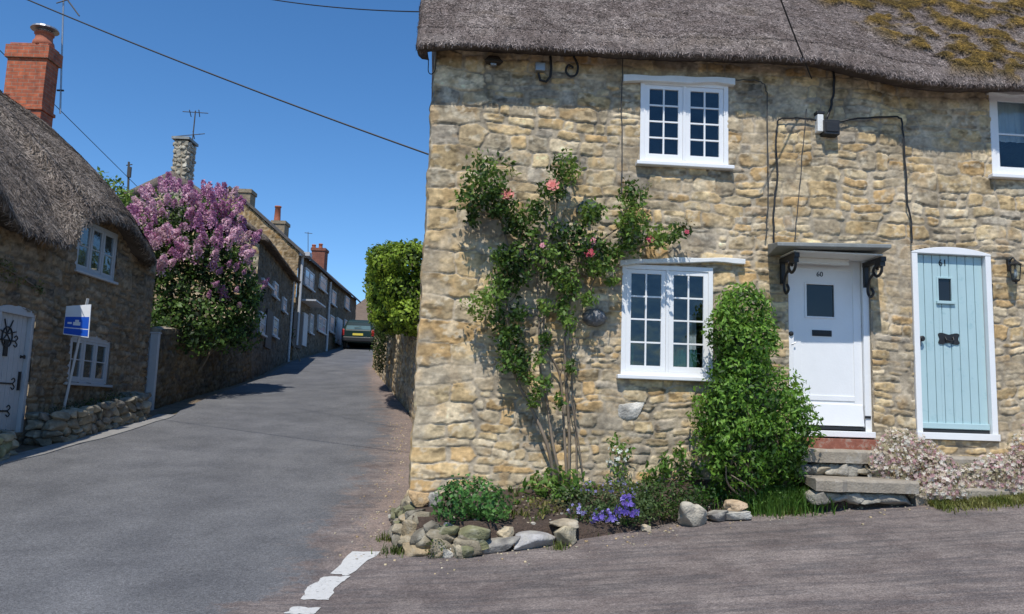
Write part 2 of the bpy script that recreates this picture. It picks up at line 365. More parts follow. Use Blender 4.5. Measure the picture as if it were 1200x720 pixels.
    mo = np.array(mort)*(1+.35*n1+.5*n2); C = C*body[..., None]+mo*(1-body[..., None])
    C = C*(1.08+.14*n2)*(1+.20*vn(GU*38, GZ*44, 0, seed+40)+.10*vn(GU*21, GZ*27, 0, seed+41))[..., None]*np.array((.995, .935, .84))
    return H, np.clip(C, .015, .8), GU, GZ
def gridfaces(nu, nz, mask=None):
    i, j = np.meshgrid(np.arange(nu-1), np.arange(nz-1), indexing='ij'); a = i*nz+j
    F = np.stack([a, a+nz, a+nz+1, a+1], -1)
    F = F[~mask] if mask is not None else F.reshape(-1, 4)
    return F
def wallpanel(name, fr, u0, u1, z0, z1, res, parent, holes=(), mapf=None, topf=None, cols=1., edge=True, m=None, **kw):
    """rubble face; holes = [(u0,u1,z0,z1,arch)]; topf(u) gives the height of the top"""
    U = np.arange(u0, u1+res*.5, res); Z = np.arange(z0, z1+res*.5, res)
    H, C, GU, GZ = stones(U, Z, **kw)
    if edge:
        e = np.minimum(GU-u0, u1-GU); t = np.sqrt(np.clip(e/.03, 0, 1)); H = H*t
    cu, cz = (GU[:-1, :-1]+res/2), (GZ[:-1, :-1]+res/2); mask = np.zeros(cu.shape, bool)
    for hh in holes:
        a, b, c, d, arch = hh; top = d+arch*(1-((cu-(a+b)/2)/((b-a)/2))**2)
        mask |= (cu > a) & (cu < b) & (cz > c) & (cz < top)
    if topf is not None: mask |= cz > topf(cu)
    P = np.stack([GU, -H, GZ], -1)
    V = (fr.w(P) if mapf is None else mapf(GU, H, GZ)).reshape(-1, 3)
    F = gridfaces(len(U), len(Z), mask)
    C = C*np.array(cols)
    return mesh(name, V, F, m or M['stone'], parent, cols=C.reshape(-1, 3), smooth=True)
def boulder(c, s, rs, pal=None, ang=None, n=2, rough=.22, col=None):
    """a stone as a squared-off noisy ball: returns V, F, colour"""
    k = 5+n*2; g = np.linspace(-1, 1, k); V = []; F = []; idx = {}
    def vid(p):
        key = tuple(np.round(p, 4))
        if key not in idx: idx[key] = len(V); V.append(p)
        return idx[key]
    for ax in range(3):
        for sg in (-1, 1):
            for i in range(k-1):
                for j in range(k-1):
                    q = []
                    for a, b in ((i, j), (i+1, j), (i+1, j+1), (i, j+1)):
                        p = [0, 0, 0]; p[ax] = sg; p[(ax+1) % 3] = g[a]; p[(ax+2) % 3] = g[b]; q.append(vid(p))
                    F.append(q if sg > 0 else q[::-1])
    V = np.array(V, float); L = (np.abs(V)**7).sum(1)**(1/7.); V = V/L[:, None]
    sd = rs.randint(0, 9999); V *= (1+rough*fbm(V[:, 0]*1.1+sd, V[:, 1]*1.1, V[:, 2]*1.1, sd, 3)*1.6)[:, None]
    # a few flat cuts
    for _ in range(9):
        nn = np.array([rs.gauss(0, 1) for _ in range(3)]); nn /= np.linalg.norm(nn); d = rs.uniform(.66, .95)
        over = np.maximum(V@nn-d, 0); V -= over[:, None]*nn*.97
    V = V*np.array(s)*.5; a = rs.uniform(-.4, .4) if ang is None else ang; ca, sa = math.cos(a), math.sin(a)
    tl = rs.uniform(-.12, .12)
    V = np.stack([V[:, 0]*ca-V[:, 1]*sa, V[:, 0]*sa+V[:, 1]*ca, V[:, 2]+V[:, 0]*tl], -1)+np.array(c)
    pal = pal or BUFF; cc = np.array(col if col is not None else rs.choice(pal))*rs.uniform(.85, 1.15)
    C = cc*(1+.8*fbm(V[:, 0]*9, V[:, 1]*9, V[:, 2]*9, sd+5, 4))[:, None]; lt = sst(.1, .3, fbm(V[:, 0]*14, V[:, 1]*14, V[:, 2]*14, sd+8, 3))[:, None]*.35; C = C*(1-lt)+np.array((.44, .41, .33))*lt
    return V, np.array(F), np.clip(C, .02, .8)
class Pile:
    def __init__(s): s.V = []; s.F = []; s.C = []; s.n = 0
    def add(s, V, F, C): s.V.append(V); s.F.append(np.asarray(F)+s.n); s.C.append(C); s.n += len(V)
    def go(s, name, m, parent=None, smooth=True, at=None): return mesh(name, np.concatenate(s.V), np.concatenate(s.F), m, parent, cols=np.concatenate(s.C), smooth=smooth, at=at)
# ------------------------------------------------------------------ foliage
def leaves(P, N, size, cols, rs, fold=.25, aspect=.5, jitter=.7, droop=.3):
    """one folded kite per point, P positions, N outward directions"""
    n = len(P); nr = rs
    N = N+jitter*nr.normal(size=(n, 3)); N /= np.linalg.norm(N, axis=1)[:, None]+1e-9
    T = nr.normal(size=(n, 3)); T[:, 2] -= droop; T -= (T*N).sum(1)[:, None]*N; T /= np.linalg.norm(T, axis=1)[:, None]+1e-9
    S = np.cross(N, T); L = (size*nr.uniform(.6, 1.25, n))[:, None]
    b = P; tip = P+T*L; mid = P+T*L*.45; w = L*aspect*.5
    l = mid+S*w+N*w*fold; r = mid-S*w+N*w*fold
    V = np.stack([b, l, tip, r], 1).reshape(-1, 3); k = np.arange(n)[:, None]*4
    F = np.concatenate([k+np.array([[0, 2, 1]]), k+np.array([[0, 3, 2]])])
    return V, F, np.repeat(cols, 4, 0)
def blobs(bl, dens, rs, shell=.55, rough=.35, freq=3., gap=-.12):
    """points in the outer shell of noisy ellipsoids; bl=[(c, r3)]"""
    Ps, Ns, Q = [], [], []
    for bi, (c, r) in enumerate(bl):
        c = np.array(c); r = np.array(r); n = int(dens*(r[0]*r[1]*r[2])**(2/3.)); d = rs.normal(size=(n, 3)); d /= np.linalg.norm(d, axis=1)[:, None]
        q = c+d*r; rr = 1+rough*fbm(q[:, 0]*freq, q[:, 1]*freq, q[:, 2]*freq, 5+bi, 3)*2
        t = shell+(1-shell)*np.sqrt(rs.random(n)); P = c+d*r*(rr*t)[:, None]
        keep = np.ones(n, bool)
        for bj, (c2, r2) in enumerate(bl):
            if bj != bi: keep &= ((((P-np.array(c2))/np.array(r2))**2).sum(1) > .45)
        g = fbm(P[:, 0]*freq*1.8, P[:, 1]*freq*1.8, P[:, 2]*freq*1.8, 31, 3); keep &= g > gap-.25*(rs.random(n))
        Ps.append(P[keep]); Ns.append((d/r)[keep]); Q.append(t[keep])
    P = np.concatenate(Ps); N = np.concatenate(Ns); N /= np.linalg.norm(N, axis=1)[:, None]
    return P, N, np.concatenate(Q)
def leafcols(P, pal, rs, freq=2.5, var=.25):
    pal = np.array(pal); k = np.clip((fbm(P[:, 0]*freq, P[:, 1]*freq, P[:, 2]*freq, 77, 3)*1.6+.5+rs.normal(size=len(P))*.22)*len(pal), 0, len(pal)-1.001)
    i = k.astype(int); f = (k-i)[:, None]; C = pal[i]*(1-f)+pal[np.minimum(i+1, len(pal)-1)]*f
    return np.clip(C*(1+var*rs.normal(size=(len(P), 1))), .005, .9)
def foliage(name, parent, bl, dens, size, pal, seed, m='leaf', zmin=None, cutf=None, **kw):
    rs = np.random.RandomState(seed); lk = {k: kw.pop(k) for k in ('fold', 'aspect', 'jitter', 'droop') if k in kw}
    P, N, q = blobs(bl, dens, rs, **kw)
    if zmin is not None: P[:, 2] = np.maximum(P[:, 2], zmin+.0)
    if cutf is not None: k = cutf(P); P, N = P[k], N[k]
    V, F, C = leaves(P, N, size, leafcols(P, pal, rs), rs, **lk)
    return mesh(name, V, F, M[m], parent, cols=C)
def blades(P, length, lean, cols, rs, width=.006):
    """grass-like upright blades"""
    n = len(P); a = rs.uniform(0, 6.283, n); d = np.stack([np.cos(a), np.sin(a), 0*a], -1); s = np.stack([-np.sin(a), np.cos(a), 0*a], -1)
    L = (length*rs.uniform(.5, 1.2, n))[:, None]; ln = (lean*rs.uniform(.2, 1.3, n))[:, None]; w = width*rs.uniform(.6, 1.4, (n, 1))
    up = np.array([0, 0, 1.]); m = P+up*L*.55+d*L*ln*.35; t = P+up*L*(1-.3*ln)+d*L*ln
    V = np.stack([P-s*w, P+s*w, m+s*w*.8, m-s*w*.8, t], 1).reshape(-1, 3); k = np.arange(n)[:, None]*5
    F = np.concatenate([k+np.array([[0, 1, 2]]), k+np.array([[0, 2, 3]]), k+np.array([[3, 2, 4]])]); return V, F, np.repeat(cols, 5, 0)
def petals(c, r, n, rs, cols, nrm=(0, -1, .3), layers=3):
    """a double bloom made of curved petals, facing nrm"""
    nrm = np.array(nrm, float); nrm /= np.linalg.norm(nrm); a = np.cross(nrm, (0, 0, 1.)); a /= np.linalg.norm(a); b = np.cross(a, nrm); V = []; F = []; C = []
    for L in range(layers):
        rr = r*(1-.27*L); tilt = .25+.32*L
        for i in range(n):
            t = 2*math.pi*(i+.5*L)/n+rs.uniform(-.2, .2); d = math.cos(t)*a+math.sin(t)*b; s = -math.sin(t)*a+math.cos(t)*b; w = rr*.62
            q = [c+nrm*.01*L, c+d*rr*.55+s*w*.6+nrm*rr*tilt*.6, c+d*rr+s*w*.35+nrm*rr*tilt, c+d*rr*1.05+nrm*rr*tilt*.9, c+d*rr-s*w*.35+nrm*rr*tilt, c+d*rr*.55-s*w*.6+nrm*rr*tilt*.6]
            k = len(V); V += q; F += [(k, k+1, k+2), (k, k+2, k+3), (k, k+3, k+4), (k, k+4, k+5)]; cc = np.array(cols[L % len(cols)])*rs.uniform(.85, 1.15); C += [cc]*6
    return np.array(V), np.array(F), np.array(C)
# ------------------------------------------------------------------ thatch
THP = [(.158, .127, .113), (.188, .156, .142), (.132, .105, .093), (.215, .18, .162), (.165, .133, .113)]
def thatch(name, E, Rg, parent, pal=THP, nt=60, thick=.34, inner=.36, seed=3, bulge=.12, straw=9000, moss=None, tmax=1., lump=.035, slen=.085, wstraw=.0045):
    """E[i] eave points, Rg[i] ridge points (world). Section: underside, rounded lip, slope"""
    E = np.array(E, float); Rg = np.array(Rg, float); n = len(E); D = E-Rg; D[:, 2] = 0; D /= np.linalg.norm(D, axis=1)[:, None]
    up = np.array([0, 0, 1.])
    lip = [(-inner, .10), (-inner*.6, .05), (-.10, 0.012), (-.02, .0), (.008, .012), (.012, .04), (-.012, .11), (-.055, .20), (-.11, .30)]
    rows = [E+D*a+up*b*thick/.34 for a, b in lip]; top = rows[-1]
    ts = np.linspace(0, 1, nt+1)[1:]**1.4*tmax
    for t in ts: rows.append(top*(1-t)+Rg*t+(up*.6+D*.4)[:]*bulge*4*t*(1-t))
    G = np.stack(rows, 1); nr_ = G.shape[1]
    # normals
    du = np.gradient(G, axis=0); dv = np.gradient(G, axis=1); N = np.cross(du, dv); L = np.linalg.norm(N, axis=2)[..., None]; N = N/(L+1e-9)
    if (N[:, nr_//2]@up).mean() < 0: N = -N
    # distance parameter along the fall
    st = np.concatenate([[0], np.cumsum(np.linalg.norm(np.diff(G.mean(0), axis=0), axis=1))]); se = np.concatenate([[0], np.cumsum(np.linalg.norm(np.diff(E, axis=0), axis=1))])
    SU, ST = np.meshgrid(se, st, indexing='ij')
    Hn = lump*fbm(SU*1.3, ST*1.3, 0, seed, 3)+.014*fbm(SU*14, ST*5, 0, seed+2, 4)
    pal = np.array(pal); mm = np.clip((fbm(SU*1.8, ST*3, 0, seed+4, 4)+.5), 0, .999)*(len(pal)-1); ii = mm.astype(int)
    C = pal[ii]*(1-(mm-ii)[..., None])+pal[ii+1]*(mm-ii)[..., None]; C = C*(1+.5*fbm(SU*30, ST*7, 0, seed+6, 3))[..., None]
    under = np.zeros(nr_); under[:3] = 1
    C = C*(1-.35*under[None, :, None])  # eaves shade painted in: underside rows get a darker straw colour
    if moss is not None:
        mk = moss(SU, ST)*sst(-.12, .12, fbm(SU*5, ST*6, 0, 91, 4)); mk = np.clip(mk, 0, 1)
        Hn = Hn+.045*mk; mc = np.array((.095, .066, .022)) + np.array((.11, .064, .012))*np.clip(fbm(SU*9, ST*9, 2, 92, 3)*2+.3, 0, 1)[..., None]; C = C*(1-mk[..., None])+mc*mk[..., None]
    G = G+N*Hn[..., None]
    V = G.reshape(-1, 3); F = gridfaces(n, nr_); Cf = C.reshape(-1, 3)
    rs = np.random.RandomState(seed)
    # straw ends: thin slivers lying down the slope
    k = straw; a = rs.uniform(0, n-1.001, k); b = rs.uniform(3, nr_-1.001, k)
    ia, ib = a.astype(int), b.astype(int); fa, fb = (a-ia)[:, None], (b-ib)[:, None]
    def smp(A): return A[ia, ib]*(1-fa)*(1-fb)+A[ia+1, ib]*fa*(1-fb)+A[ia, ib+1]*(1-fa)*fb+A[ia+1, ib+1]*fa*fb
    P = smp(G); Nn = smp(N); Cc = smp(C); dn = -smp(dv); dn /= np.linalg.norm(dn, axis=1)[:, None]+1e-9
    side = np.cross(Nn, dn); ang = rs.normal(0, .85, k)[:, None]; d = dn*np.cos(ang)+side*np.sin(ang); s2 = np.cross(Nn, d); ln = slen*rs.uniform(.4, 1.3, (k, 1)); w = wstraw*rs.uniform(.6, 1.6, (k, 1))
    lift = rs.uniform(.001, .009, (k, 1)); p0 = P+Nn*.002; p1 = P+d*ln+Nn*lift
    SV = np.stack([p0-s2*w, p0+s2*w, p1+s2*w*.7, p1-s2*w*.7], 1).reshape(-1, 3); kk = np.arange(k)[:, None]*4+len(V); SF = kk+np.array([[0, 1, 2, 3]])
    SCc = np.repeat(np.clip(Cc*rs.choice([.45, .8, 1.15, 1.7, 2.1], (k, 1)), .02, .6), 4, 0)
    return mesh(name, np.concatenate([V, SV]), np.concatenate([F, SF]), M['thatch'], parent, cols=np.concatenate([Cf, SCc]), smooth=True)
# ================================================================== GROUND
def sheet(name, xs, ys, off, m, kind='structure', colf=None, mask=None):
    X, Y = np.meshgrid(xs, ys, indexing='ij'); Zz = hgt(X, Y)+off
    V = np.stack([X, Y, Zz], -1).reshape(-1, 3); cols = None if colf is None else colf(X, Y).reshape(-1, 3)
    o = mesh(name, V, gridfaces(len(xs), len(ys), mask), m, cols=cols, smooth=True); tag(o, kind=kind); return o
gx = np.concatenate([np.linspace(-400, -22, 24), np.arange(-20, 20.1, .5), np.linspace(22, 400, 24)])
gy = np.concatenate([np.linspace(-300, -12, 22), np.arange(-10, 66.1, .5), np.linspace(70, 700, 30)])
ground = sheet('ground', gx, gy, -.03, M['earth'])
YL = [-60, 5, 11.7, 12.7, 14.9, 16.8, 18, 21, 25, 33, 44, 52, 75]; XLv = [-7.6, -7.3, -7.08, -6.95, -6.82, -6.80, -7.1, -7.45, -7.65, -8.75, -9.2, -9.4, -9.5]
YR = [9.6, 11.66, 16.5, 19.1, 23.8, 31.6, 45, 75]; XRv = [-1.30, -1.36, -1.98, -2.47, -3.60, -5.26, -6.6, -8.]
def XL(y): return np.interp(y, YL, XLv)
def XR(y): return np.interp(y, YR, XRv)
def road():
    ys = np.concatenate([np.arange(-60, -4, 2), np.arange(-4, 9.25, .16), [9.3], [9.5], np.arange(9.8, 34, .3), np.arange(34, 75, 1.)])
    t = np.concatenate([np.linspace(0, 1, 34)]); V = []; C = []
    for y in ys:
        a = XL(y); b = 40. if y < 9.4 else XR(y)+.1; e = XR(max(y, 9.6))
        # dense across the lane, then across the apron
        xs = np.concatenate([np.linspace(a, e, 34), np.linspace(e, max(b, e+.01), 40)[1:]**1])
        z = hgt(xs, y*np.ones_like(xs)); V.append(np.stack([xs, y+0*xs, z], -1))
        # boundary between the grey lane and the older worn surface
        bx = np.interp(y, [-60, 4, 6.2, 7.1, 8.0, 9.5, 11.7, 16.5, 24, 32, 45], [-9, -4.0, -2.3, -1.75, -1.75, -2.0, -2.05, -2.5, -4.1, -5.6, -7])
        mask = sst(-.75, .75, xs-bx)
        grit = sst(.75, .05, e-xs)*(1 if y > 7.9 else 0)*.75 + .55*np.exp(-((y-8.0-.12*(xs+1))/.5)**2)*(xs > -1.2)
        grit = np.where(xs > e+.3, np.exp(-np.abs(y-(8.2+.16*np.clip(xs+1, 0, 8)))/.45)*.6, grit)
        C.append(np.stack([mask, np.clip(grit, 0, 1), 0*mask], -1))
    V = np.array(V); C = np.array(C)
    o = mesh('road', V.reshape(-1, 3), gridfaces(V.shape[0], V.shape[1])[:, ::-1], M['asphalt'], cols=C.reshape(-1, 3), smooth=True); tag(o, kind='structure')
road()
def strip(name, pts_l, pts_r, z0, m, drop=.15):
    V = []; n = len(pts_l)
    for a, b in zip(pts_l, pts_r):
        za, zb = float(hgt(*a)), float(hgt(*b)); V += [(a[0], a[1], za-drop), (a[0], a[1], za+z0), (b[0], b[1], zb+z0), (b[0], b[1], zb-drop)]
    F = [(i*4+j, i*4+j+1, (i+1)*4+j+1, (i+1)*4+j) for i in range(n-1) for j in range(3)]
    o = mesh(name, V, F, m); tag(o, kind='structure'); return o
yy = np.concatenate([np.arange(-30, 17.2, .5)])
strip('pavement_edge', [(XL(y)-.34, y) for y in yy], [(XL(y)+.06*float(vn(y*1.7, 0., 0, 3))+.02, y) for y in yy], .014, M['concrete'])
# worn broken give-way dashes painted on the road
def dash(px, seed):
    P = [gnd(*q) for q in px]; rs = random.Random(seed); out = []
    for i in range(len(P)):
        a, b = P[i], P[(i+1) % len(P)]
        for k in range(5):
            p = a+(b-a)*k/5.+np.array([rs.uniform(-.018, .018), rs.uniform(-.018, .018), 0])*(k > 0); out.append((p[0], p[1]))
    c = (sum(p[0] for p in out)/len(out), sum(p[1] for p in out)/len(out))
    V = [(c[0], c[1], float(hgt(*c))+.006)]+[(x, y, float(hgt(x, y))+.006) for x, y in out]; n = len(out)
    o = mesh('road_marking', V, [(0, 1+i, 1+(i+1) % n) for i in range(n)], M['linepaint']); tag(o, kind='structure')
dash([(387, 673), (408, 675), (446, 647), (413, 647)], 1); dash([(352, 703), (385, 704), (392, 690), (411, 676), (379, 677), (360, 689)], 2); dash([(333, 720), (366, 721), (376, 713), (343, 712)], 3); dash([(290, 752), (325, 754), (350, 734), (316, 733)], 4)

# ================================================================== MAIN TERRACE
H = Frame((-1.02, 9.31, 0), 4)
terr = thing('terraced_cottage', 'buff stone cottage terrace with thatched roof, white door and pale blue door', 'cottage', H)
def rect(x0, y0, x1, y1, out=0, fr=H):
    a = fr.px(x0, y0, out); b = fr.px(x1, y0, out); c = fr.px(x0, y1, out); d = fr.px(x1, y1, out)
    return (a[0]+c[0])/2, (b[0]+d[0])/2, (c[1]+d[1])/2, (a[1]+b[1])/2
W1 = rect(750, 97, 853, 193); W2 = rect(728, 312, 835, 441); W3 = rect(1160, 112, 1260, 208)
D1 = (4.30, 5.315, 1.47, 3.68); D2 = (5.83, 6.825, 1.50, 3.76)
HL = 8.6
holes = [(W1[0]+.01, W1[1]-.01, W1[2], W1[3], .0), (W2[0]+.01, W2[1]-.01, W2[2], W2[3], 0), (W3[0]+.01, W3[1]-.01, W3[2], W3[3], 0), (D1[0]+.005, D1[1]-.005, D1[2]-.02, D1[3], 0), (D2[0]-.01, D2[1]+.01, D2[2]-.03, D2[3]-.035, .075)]
def frontmap(GU, Hh, GZ):
    # slight batter and an uneven quoin edge at the left corner
    e = np.exp(-GU/.25); uu = GU-(.05*(1-GZ/5.)+.022*vn(GZ*3.7, 0*GZ, 1, 5)+.012*vn(GZ*11, 0*GZ, 1, 6))*e
    foot = .10*sst(1.35, .5, GZ)*(1+.5*vn(GU*2, GZ*3, 0, 44))*sst(3.4, 2.4, GU)
    return H.w(np.stack([uu, -Hh-foot, GZ], -1))
wallpanel('wall', H, 0, HL, -.1, 6.0, .0125, terr, holes, mapf=frontmap, seed=11, quoin=.62, relief=.017, rows=(.06, .205), wid=(.10, .42), thinbelow=1.4, smear=.6)
G2 = Frame(H.w(np.array([0, 5.2, 0])), 4-90)      # left gable, seen from the road: u runs towards the camera
def gmap(GU, Hh, GZ):
    e = np.exp(-(5.2-GU)/.25); off = .05*(1-GZ/5.)+.022*vn(GZ*3.7, 0*GZ, 1, 5)*e+.012*vn(GZ*11, 0*GZ, 1, 6)*e
    return G2.w(np.stack([GU, -Hh-off, GZ], -1))
wallpanel('gable_wall', G2, 0, 5.2, -.2, 9.2, .04, terr, mapf=gmap, seed=12, quoin=.6, topf=lambda u: 5.9+3.2*(1-np.abs(u-2.6)/2.6))
M['plainstone'] = mat('plain stone', (.33, .27, .19), .95, .4, 6, .8, 14, wear=((.22, .19, .15), 4, .5, .8), bdist=.03)
b = B(H); b.box(.05, HL, 5.0, 5.2, 0, 5.9); b.box(HL, HL+.2, .0, 5.2, 0, 5.9); b.go('rear_wall', M['plainstone'], terr)
def tunnel(hl, depth, name='reveal', m=None):
    u0, u1, z0, z1 = hl[:4]; z1 += hl[4]; b = B(H); t = .03
    b.box(u0-t, u0, .0, depth, z0-t, z1+t); b.box(u1, u1+t, .0, depth, z0-t, z1+t); b.box(u0, u1, .0, depth, z1, z1+t); b.box(u0, u1, .0, depth, z0-t, z0)
    b.go(name, m or M['plainstone'], terr)
for hl in holes: tunnel(hl, .22)
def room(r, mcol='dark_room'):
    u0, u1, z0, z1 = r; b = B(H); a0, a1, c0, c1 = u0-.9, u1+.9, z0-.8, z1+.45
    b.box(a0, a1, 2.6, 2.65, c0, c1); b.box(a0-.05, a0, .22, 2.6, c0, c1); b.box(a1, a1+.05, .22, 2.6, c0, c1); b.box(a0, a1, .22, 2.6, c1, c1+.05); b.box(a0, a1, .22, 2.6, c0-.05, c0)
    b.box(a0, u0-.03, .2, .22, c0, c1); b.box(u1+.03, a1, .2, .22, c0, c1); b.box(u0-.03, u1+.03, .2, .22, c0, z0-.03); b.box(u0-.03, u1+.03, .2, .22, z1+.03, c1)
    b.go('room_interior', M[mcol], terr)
def casement_window(fr, r, root, nl=2, cols=2, rows=4, frame=.055, stile=.055, bar=.02, y=-.02, mm='white', sill=True, sillover=.05, curt=None, glass='glass', dep=.09, lab=None):
    u0, u1, z0, z1 = r; b = B(fr); j = .0
    b.box(u0, u0+frame, y, y+dep, z0, z1); b.box(u1-frame, u1, y, y+dep, z0, z1); b.box(u0+frame, u1-frame, y, y+dep, z1-frame, z1); b.box(u0+frame, u1-frame, y, y+dep, z0, z0+frame*.8)
    w = (u1-u0-2*frame)/nl
    for k in range(1, nl): b.box(u0+frame+w*k-.018, u0+frame+w*k+.018, y+.002, y+dep, z0+frame*.8, z1-frame)
    win = b.go('window', M[mm], root, bevel=.004)
    if lab: win['label'] = lab
    for k in range(nl):
        a, c = u0+frame+w*k+(.02 if k else .002), u0+frame+w*(k+1)-(.02 if k < nl-1 else .002); d, e = z0+frame*.8+.002, z1-frame-.002; yy = y+.012; b = B(fr)
        b.box(a, a+stile, yy, yy+.04, d, e); b.box(c-stile, c, yy, yy+.04, d, e); b.box(a+stile, c-stile, yy, yy+.04, e-stile*.9, e); b.box(a+stile, c-stile, yy, yy+.04, d, d+stile*1.2)
        ga, gc, gd, ge = a+stile, c-stile, d+stile*1.2, e-stile*.9
        for q in range(1, cols): uu = ga+(gc-ga)*q/cols; b.box(uu-bar/2, uu+bar/2, yy+.004, yy+.034, gd, ge)
        for q in range(1, rows):
            zz = gd+(ge-gd)*q/rows
            for q2 in range(cols):
                s0 = ga+(gc-ga)*q2/cols+(bar/2 if q2 else 0); s1 = ga+(gc-ga)*(q2+1)/cols-(bar/2 if q2 < cols-1 else 0); b.box(s0, s1, yy+.006, yy+.032, zz-bar/2, zz+bar/2)
        b.go('casement', M[mm], win, bevel=.002)
        g = B(fr); g.box(ga-.005, gc+.005, yy+.018, yy+.022, gd-.005, ge+.005); g.go('pane', M[glass], win)
    if sill: s = B(fr); s.box(u0-sillover, u1+sillover, y-.075, y+dep, z0-.05, z0-.002); s.go('sill', M[mm], win, bevel=.008)
    return win
w1 = casement_window(H, W1, terr); w2 = casement_window(H, W2, terr)
w3 = casement_window(H, W3, terr, nl=2, cols=1, rows=2, mm='white')
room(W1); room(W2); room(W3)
# lintels: hand cut boards, longer than the frames
def lintel(px0, px1, th, bow, root, name='lintel', out=.09):
    a, c = H.px(*px0, out), H.px(*px1, out); n = 13; P = []
    for i in range(n):
        t = i/(n-1.); P.append((a[0]+(c[0]-a[0])*t, a[1]+(c[1]-a[1])*t+bow*math.sin(t*math.pi)+.006*math.sin(t*17)))
    pts = P+[(u, z-th-.01*math.sin(u*9)) for u, z in P[::-1]]; b = B(H); b.prism(pts, -.085, .05); return b.go(name, M['white_old'], root, bevel=.006)
lintel((731, 87), (862, 91), .075, .0, w1); lintel((727, 305), (874, 303), .055, .02, w2)
lintel((1160, 103), (1262, 106), .07, .0, w3, out=.09)
# curtains inside the windows
def curtain(r, u0, u1, z0, z1, m, root, amp=.02, y=.13):
    n = 60; V = []
    for i in range(n):
        t = i/(n-1.); uu = r[0]+(r[1]-r[0])*(u0+(u1-u0)*t); yv = y+amp*math.sin(t*38)+.01*math.sin(t*91)
        V += [(uu, yv, r[2]+(r[3]-r[2])*z0), (uu, yv, r[2]+(r[3]-r[2])*z1)]
    V = H.w(np.array(V)); mesh('curtain', V, [(i*2, i*2+2, i*2+3, i*2+1) for i in range(n-1)], M[m], root, smooth=True)
curtain(W3, .04, .96, .44, .99, 'curtain', w3, .012, .085)
curtain(W2, .08, .20, .04, .30, 'curtain_green', w2, .01, .3); curtain(W2, .62, .93, .04, .27, 'curtain_green', w2, .02, .35); curtain(W2, .84, .93, .25, .6, 'curtain', w2, .01, .4)
# pale stone under the lower window
p = H.px(738, 482); st = Pile(); st.add(*boulder(H.w(np.array([p[0], .0, p[1]])), (.30, .09, .19), random.Random(6), col=(.50, .47, .41), ang=rad(4), n=3)); st.go('pale_wall_stone', M['loose'], terr)
# ---- doors
def number(txt, u, z, size, root, y, m='black'):
    cu = bpy.data.curves.new('house_number', 'FONT'); cu.body = txt; cu.size = size; cu.extrude = .004; cu.align_x = 'CENTER'; cu.resolution_u = 3
    o = bpy.data.objects.new('tmp', cu); COL.objects.link(o); bpy.context.view_layer.update()
    me = bpy.data.meshes.new_from_object(o.evaluated_get(bpy.context.evaluated_depsgraph_get())); bpy.data.objects.remove(o)
    V = np.array([(u+v.co.x, y-v.co.z, z+v.co.y) for v in me.vertices]); F = [tuple(p.vertices) for p in me.polygons]
    return mesh('house_number', H.w(V), F, M[m], root)
u0, u1, z0, z1 = D1; y = .03
leafW = B(H); a, c = u0+.085, u1-.085; zb, zt = z0+.12, z1-.10
pu = H.px(949, 332); pv = H.px(982, 371); pa, pb, pc, pd = pu[0]-.01, pv[0]-.01, pv[1], pu[1]
yd = y+.05
for q in ((a, pa, zb, zt), (pb, c, zb, zt), (pa, pb, zb, pc), (pa, pb, pd, zt)): leafW.box(q[0], q[1], yd, yd+.045, q[2], q[3])
door1 = leafW.go('door', M['white'], terr); door1['label'] = 'white painted front door with small square window and black letterbox'
fb = B(H); fb.box(u0, u0+.08, y, y+.12, z0+.07, z1); fb.box(u1-.08, u1, y, y+.12, z0+.07, z1); fb.box(u0+.08, u1-.08, y, y+.12, z1-.09, z1); fb.box(u0-.01, u1+.01, y-.06, y+.12, z0, z0+.07); fb.go('door_frame', M['white'], door1, bevel=.006)
mb = B(H); t = .022
mb.box(pa-t, pa, yd-.012, yd+.01, pc-t, pd+t); mb.box(pb, pb+t, yd-.012, yd+.01, pc-t, pd+t); mb.box(pa, pb, yd-.012, yd+.01, pd, pd+t); mb.box(pa, pb, yd-.012, yd+.01, pc-t, pc)
# raised edge boards and middle rail
mb.box(a+.0, a+.10, yd-.01, yd+.002, zb+.24, zt); mb.box(c-.10, c, yd-.01, yd+.002, zb+.24, zt); mb.box(a+.1, c-.1, yd-.01, yd+.002, zt-.12, zt); mb.box(a+.1, c-.1, yd-.01, yd+.002, zb+.30, zb+.36)
mb.go('moulding', M['white'], door1, bevel=.003)
wb = B(H); wb.add([(a+.01, yd+.003, zb+.27), (c-.01, yd+.003, zb+.27), (a+.01, yd-.02, zb+.26), (c-.01, yd-.02, zb+.26), (a+.01, yd-.05, zb+.01), (c-.01, yd-.05, zb+.01), (a+.01, yd+.003, zb-.0), (c-.01, yd+.003, zb-.0)], [(0, 1, 3, 2), (2, 3, 5, 4), (4, 5, 7, 6), (0, 2, 4, 6), (1, 7, 5, 3), (0, 6, 7, 1)]); wb.go('weather_board', M['white'], door1, bevel=.003)
sb = B(H); sb.box(a, c, y+.0, yd+.04, zb-.035, zb-.002); sb.go('door_gap_shade', M['black'], door1)  # solid black strip standing in for the shade under the door
M['darkglass'] = mat('dark glass', (.012, .013, .015), .08, .1, 3, .05, 5)
g = B(H); g.box(pa, pb, yd+.012, yd+.02, pc, pd); g.go('door_pane', M['darkglass'], door1)
q = H.px(955, 386); q2 = H.px(978, 394); lb = B(H); lb.box(q[0], q2[0], yd-.012, yd+.001, q2[1], q[1]); lb.box(q[0]+.02, q2[0]-.02, yd-.02, yd-.012, q2[1]+.02, q[1]-.02); lb.go('letterbox', M['black'], door1, bevel=.003)
q = H.px(928, 352); q2 = H.px(928, 377); kb = B(H); kb.box(q[0]-.02, q[0]+.02, yd-.022, yd-.01, q2[1], q[1]); kb.go('strap', M['black'], door1, bevel=.003)
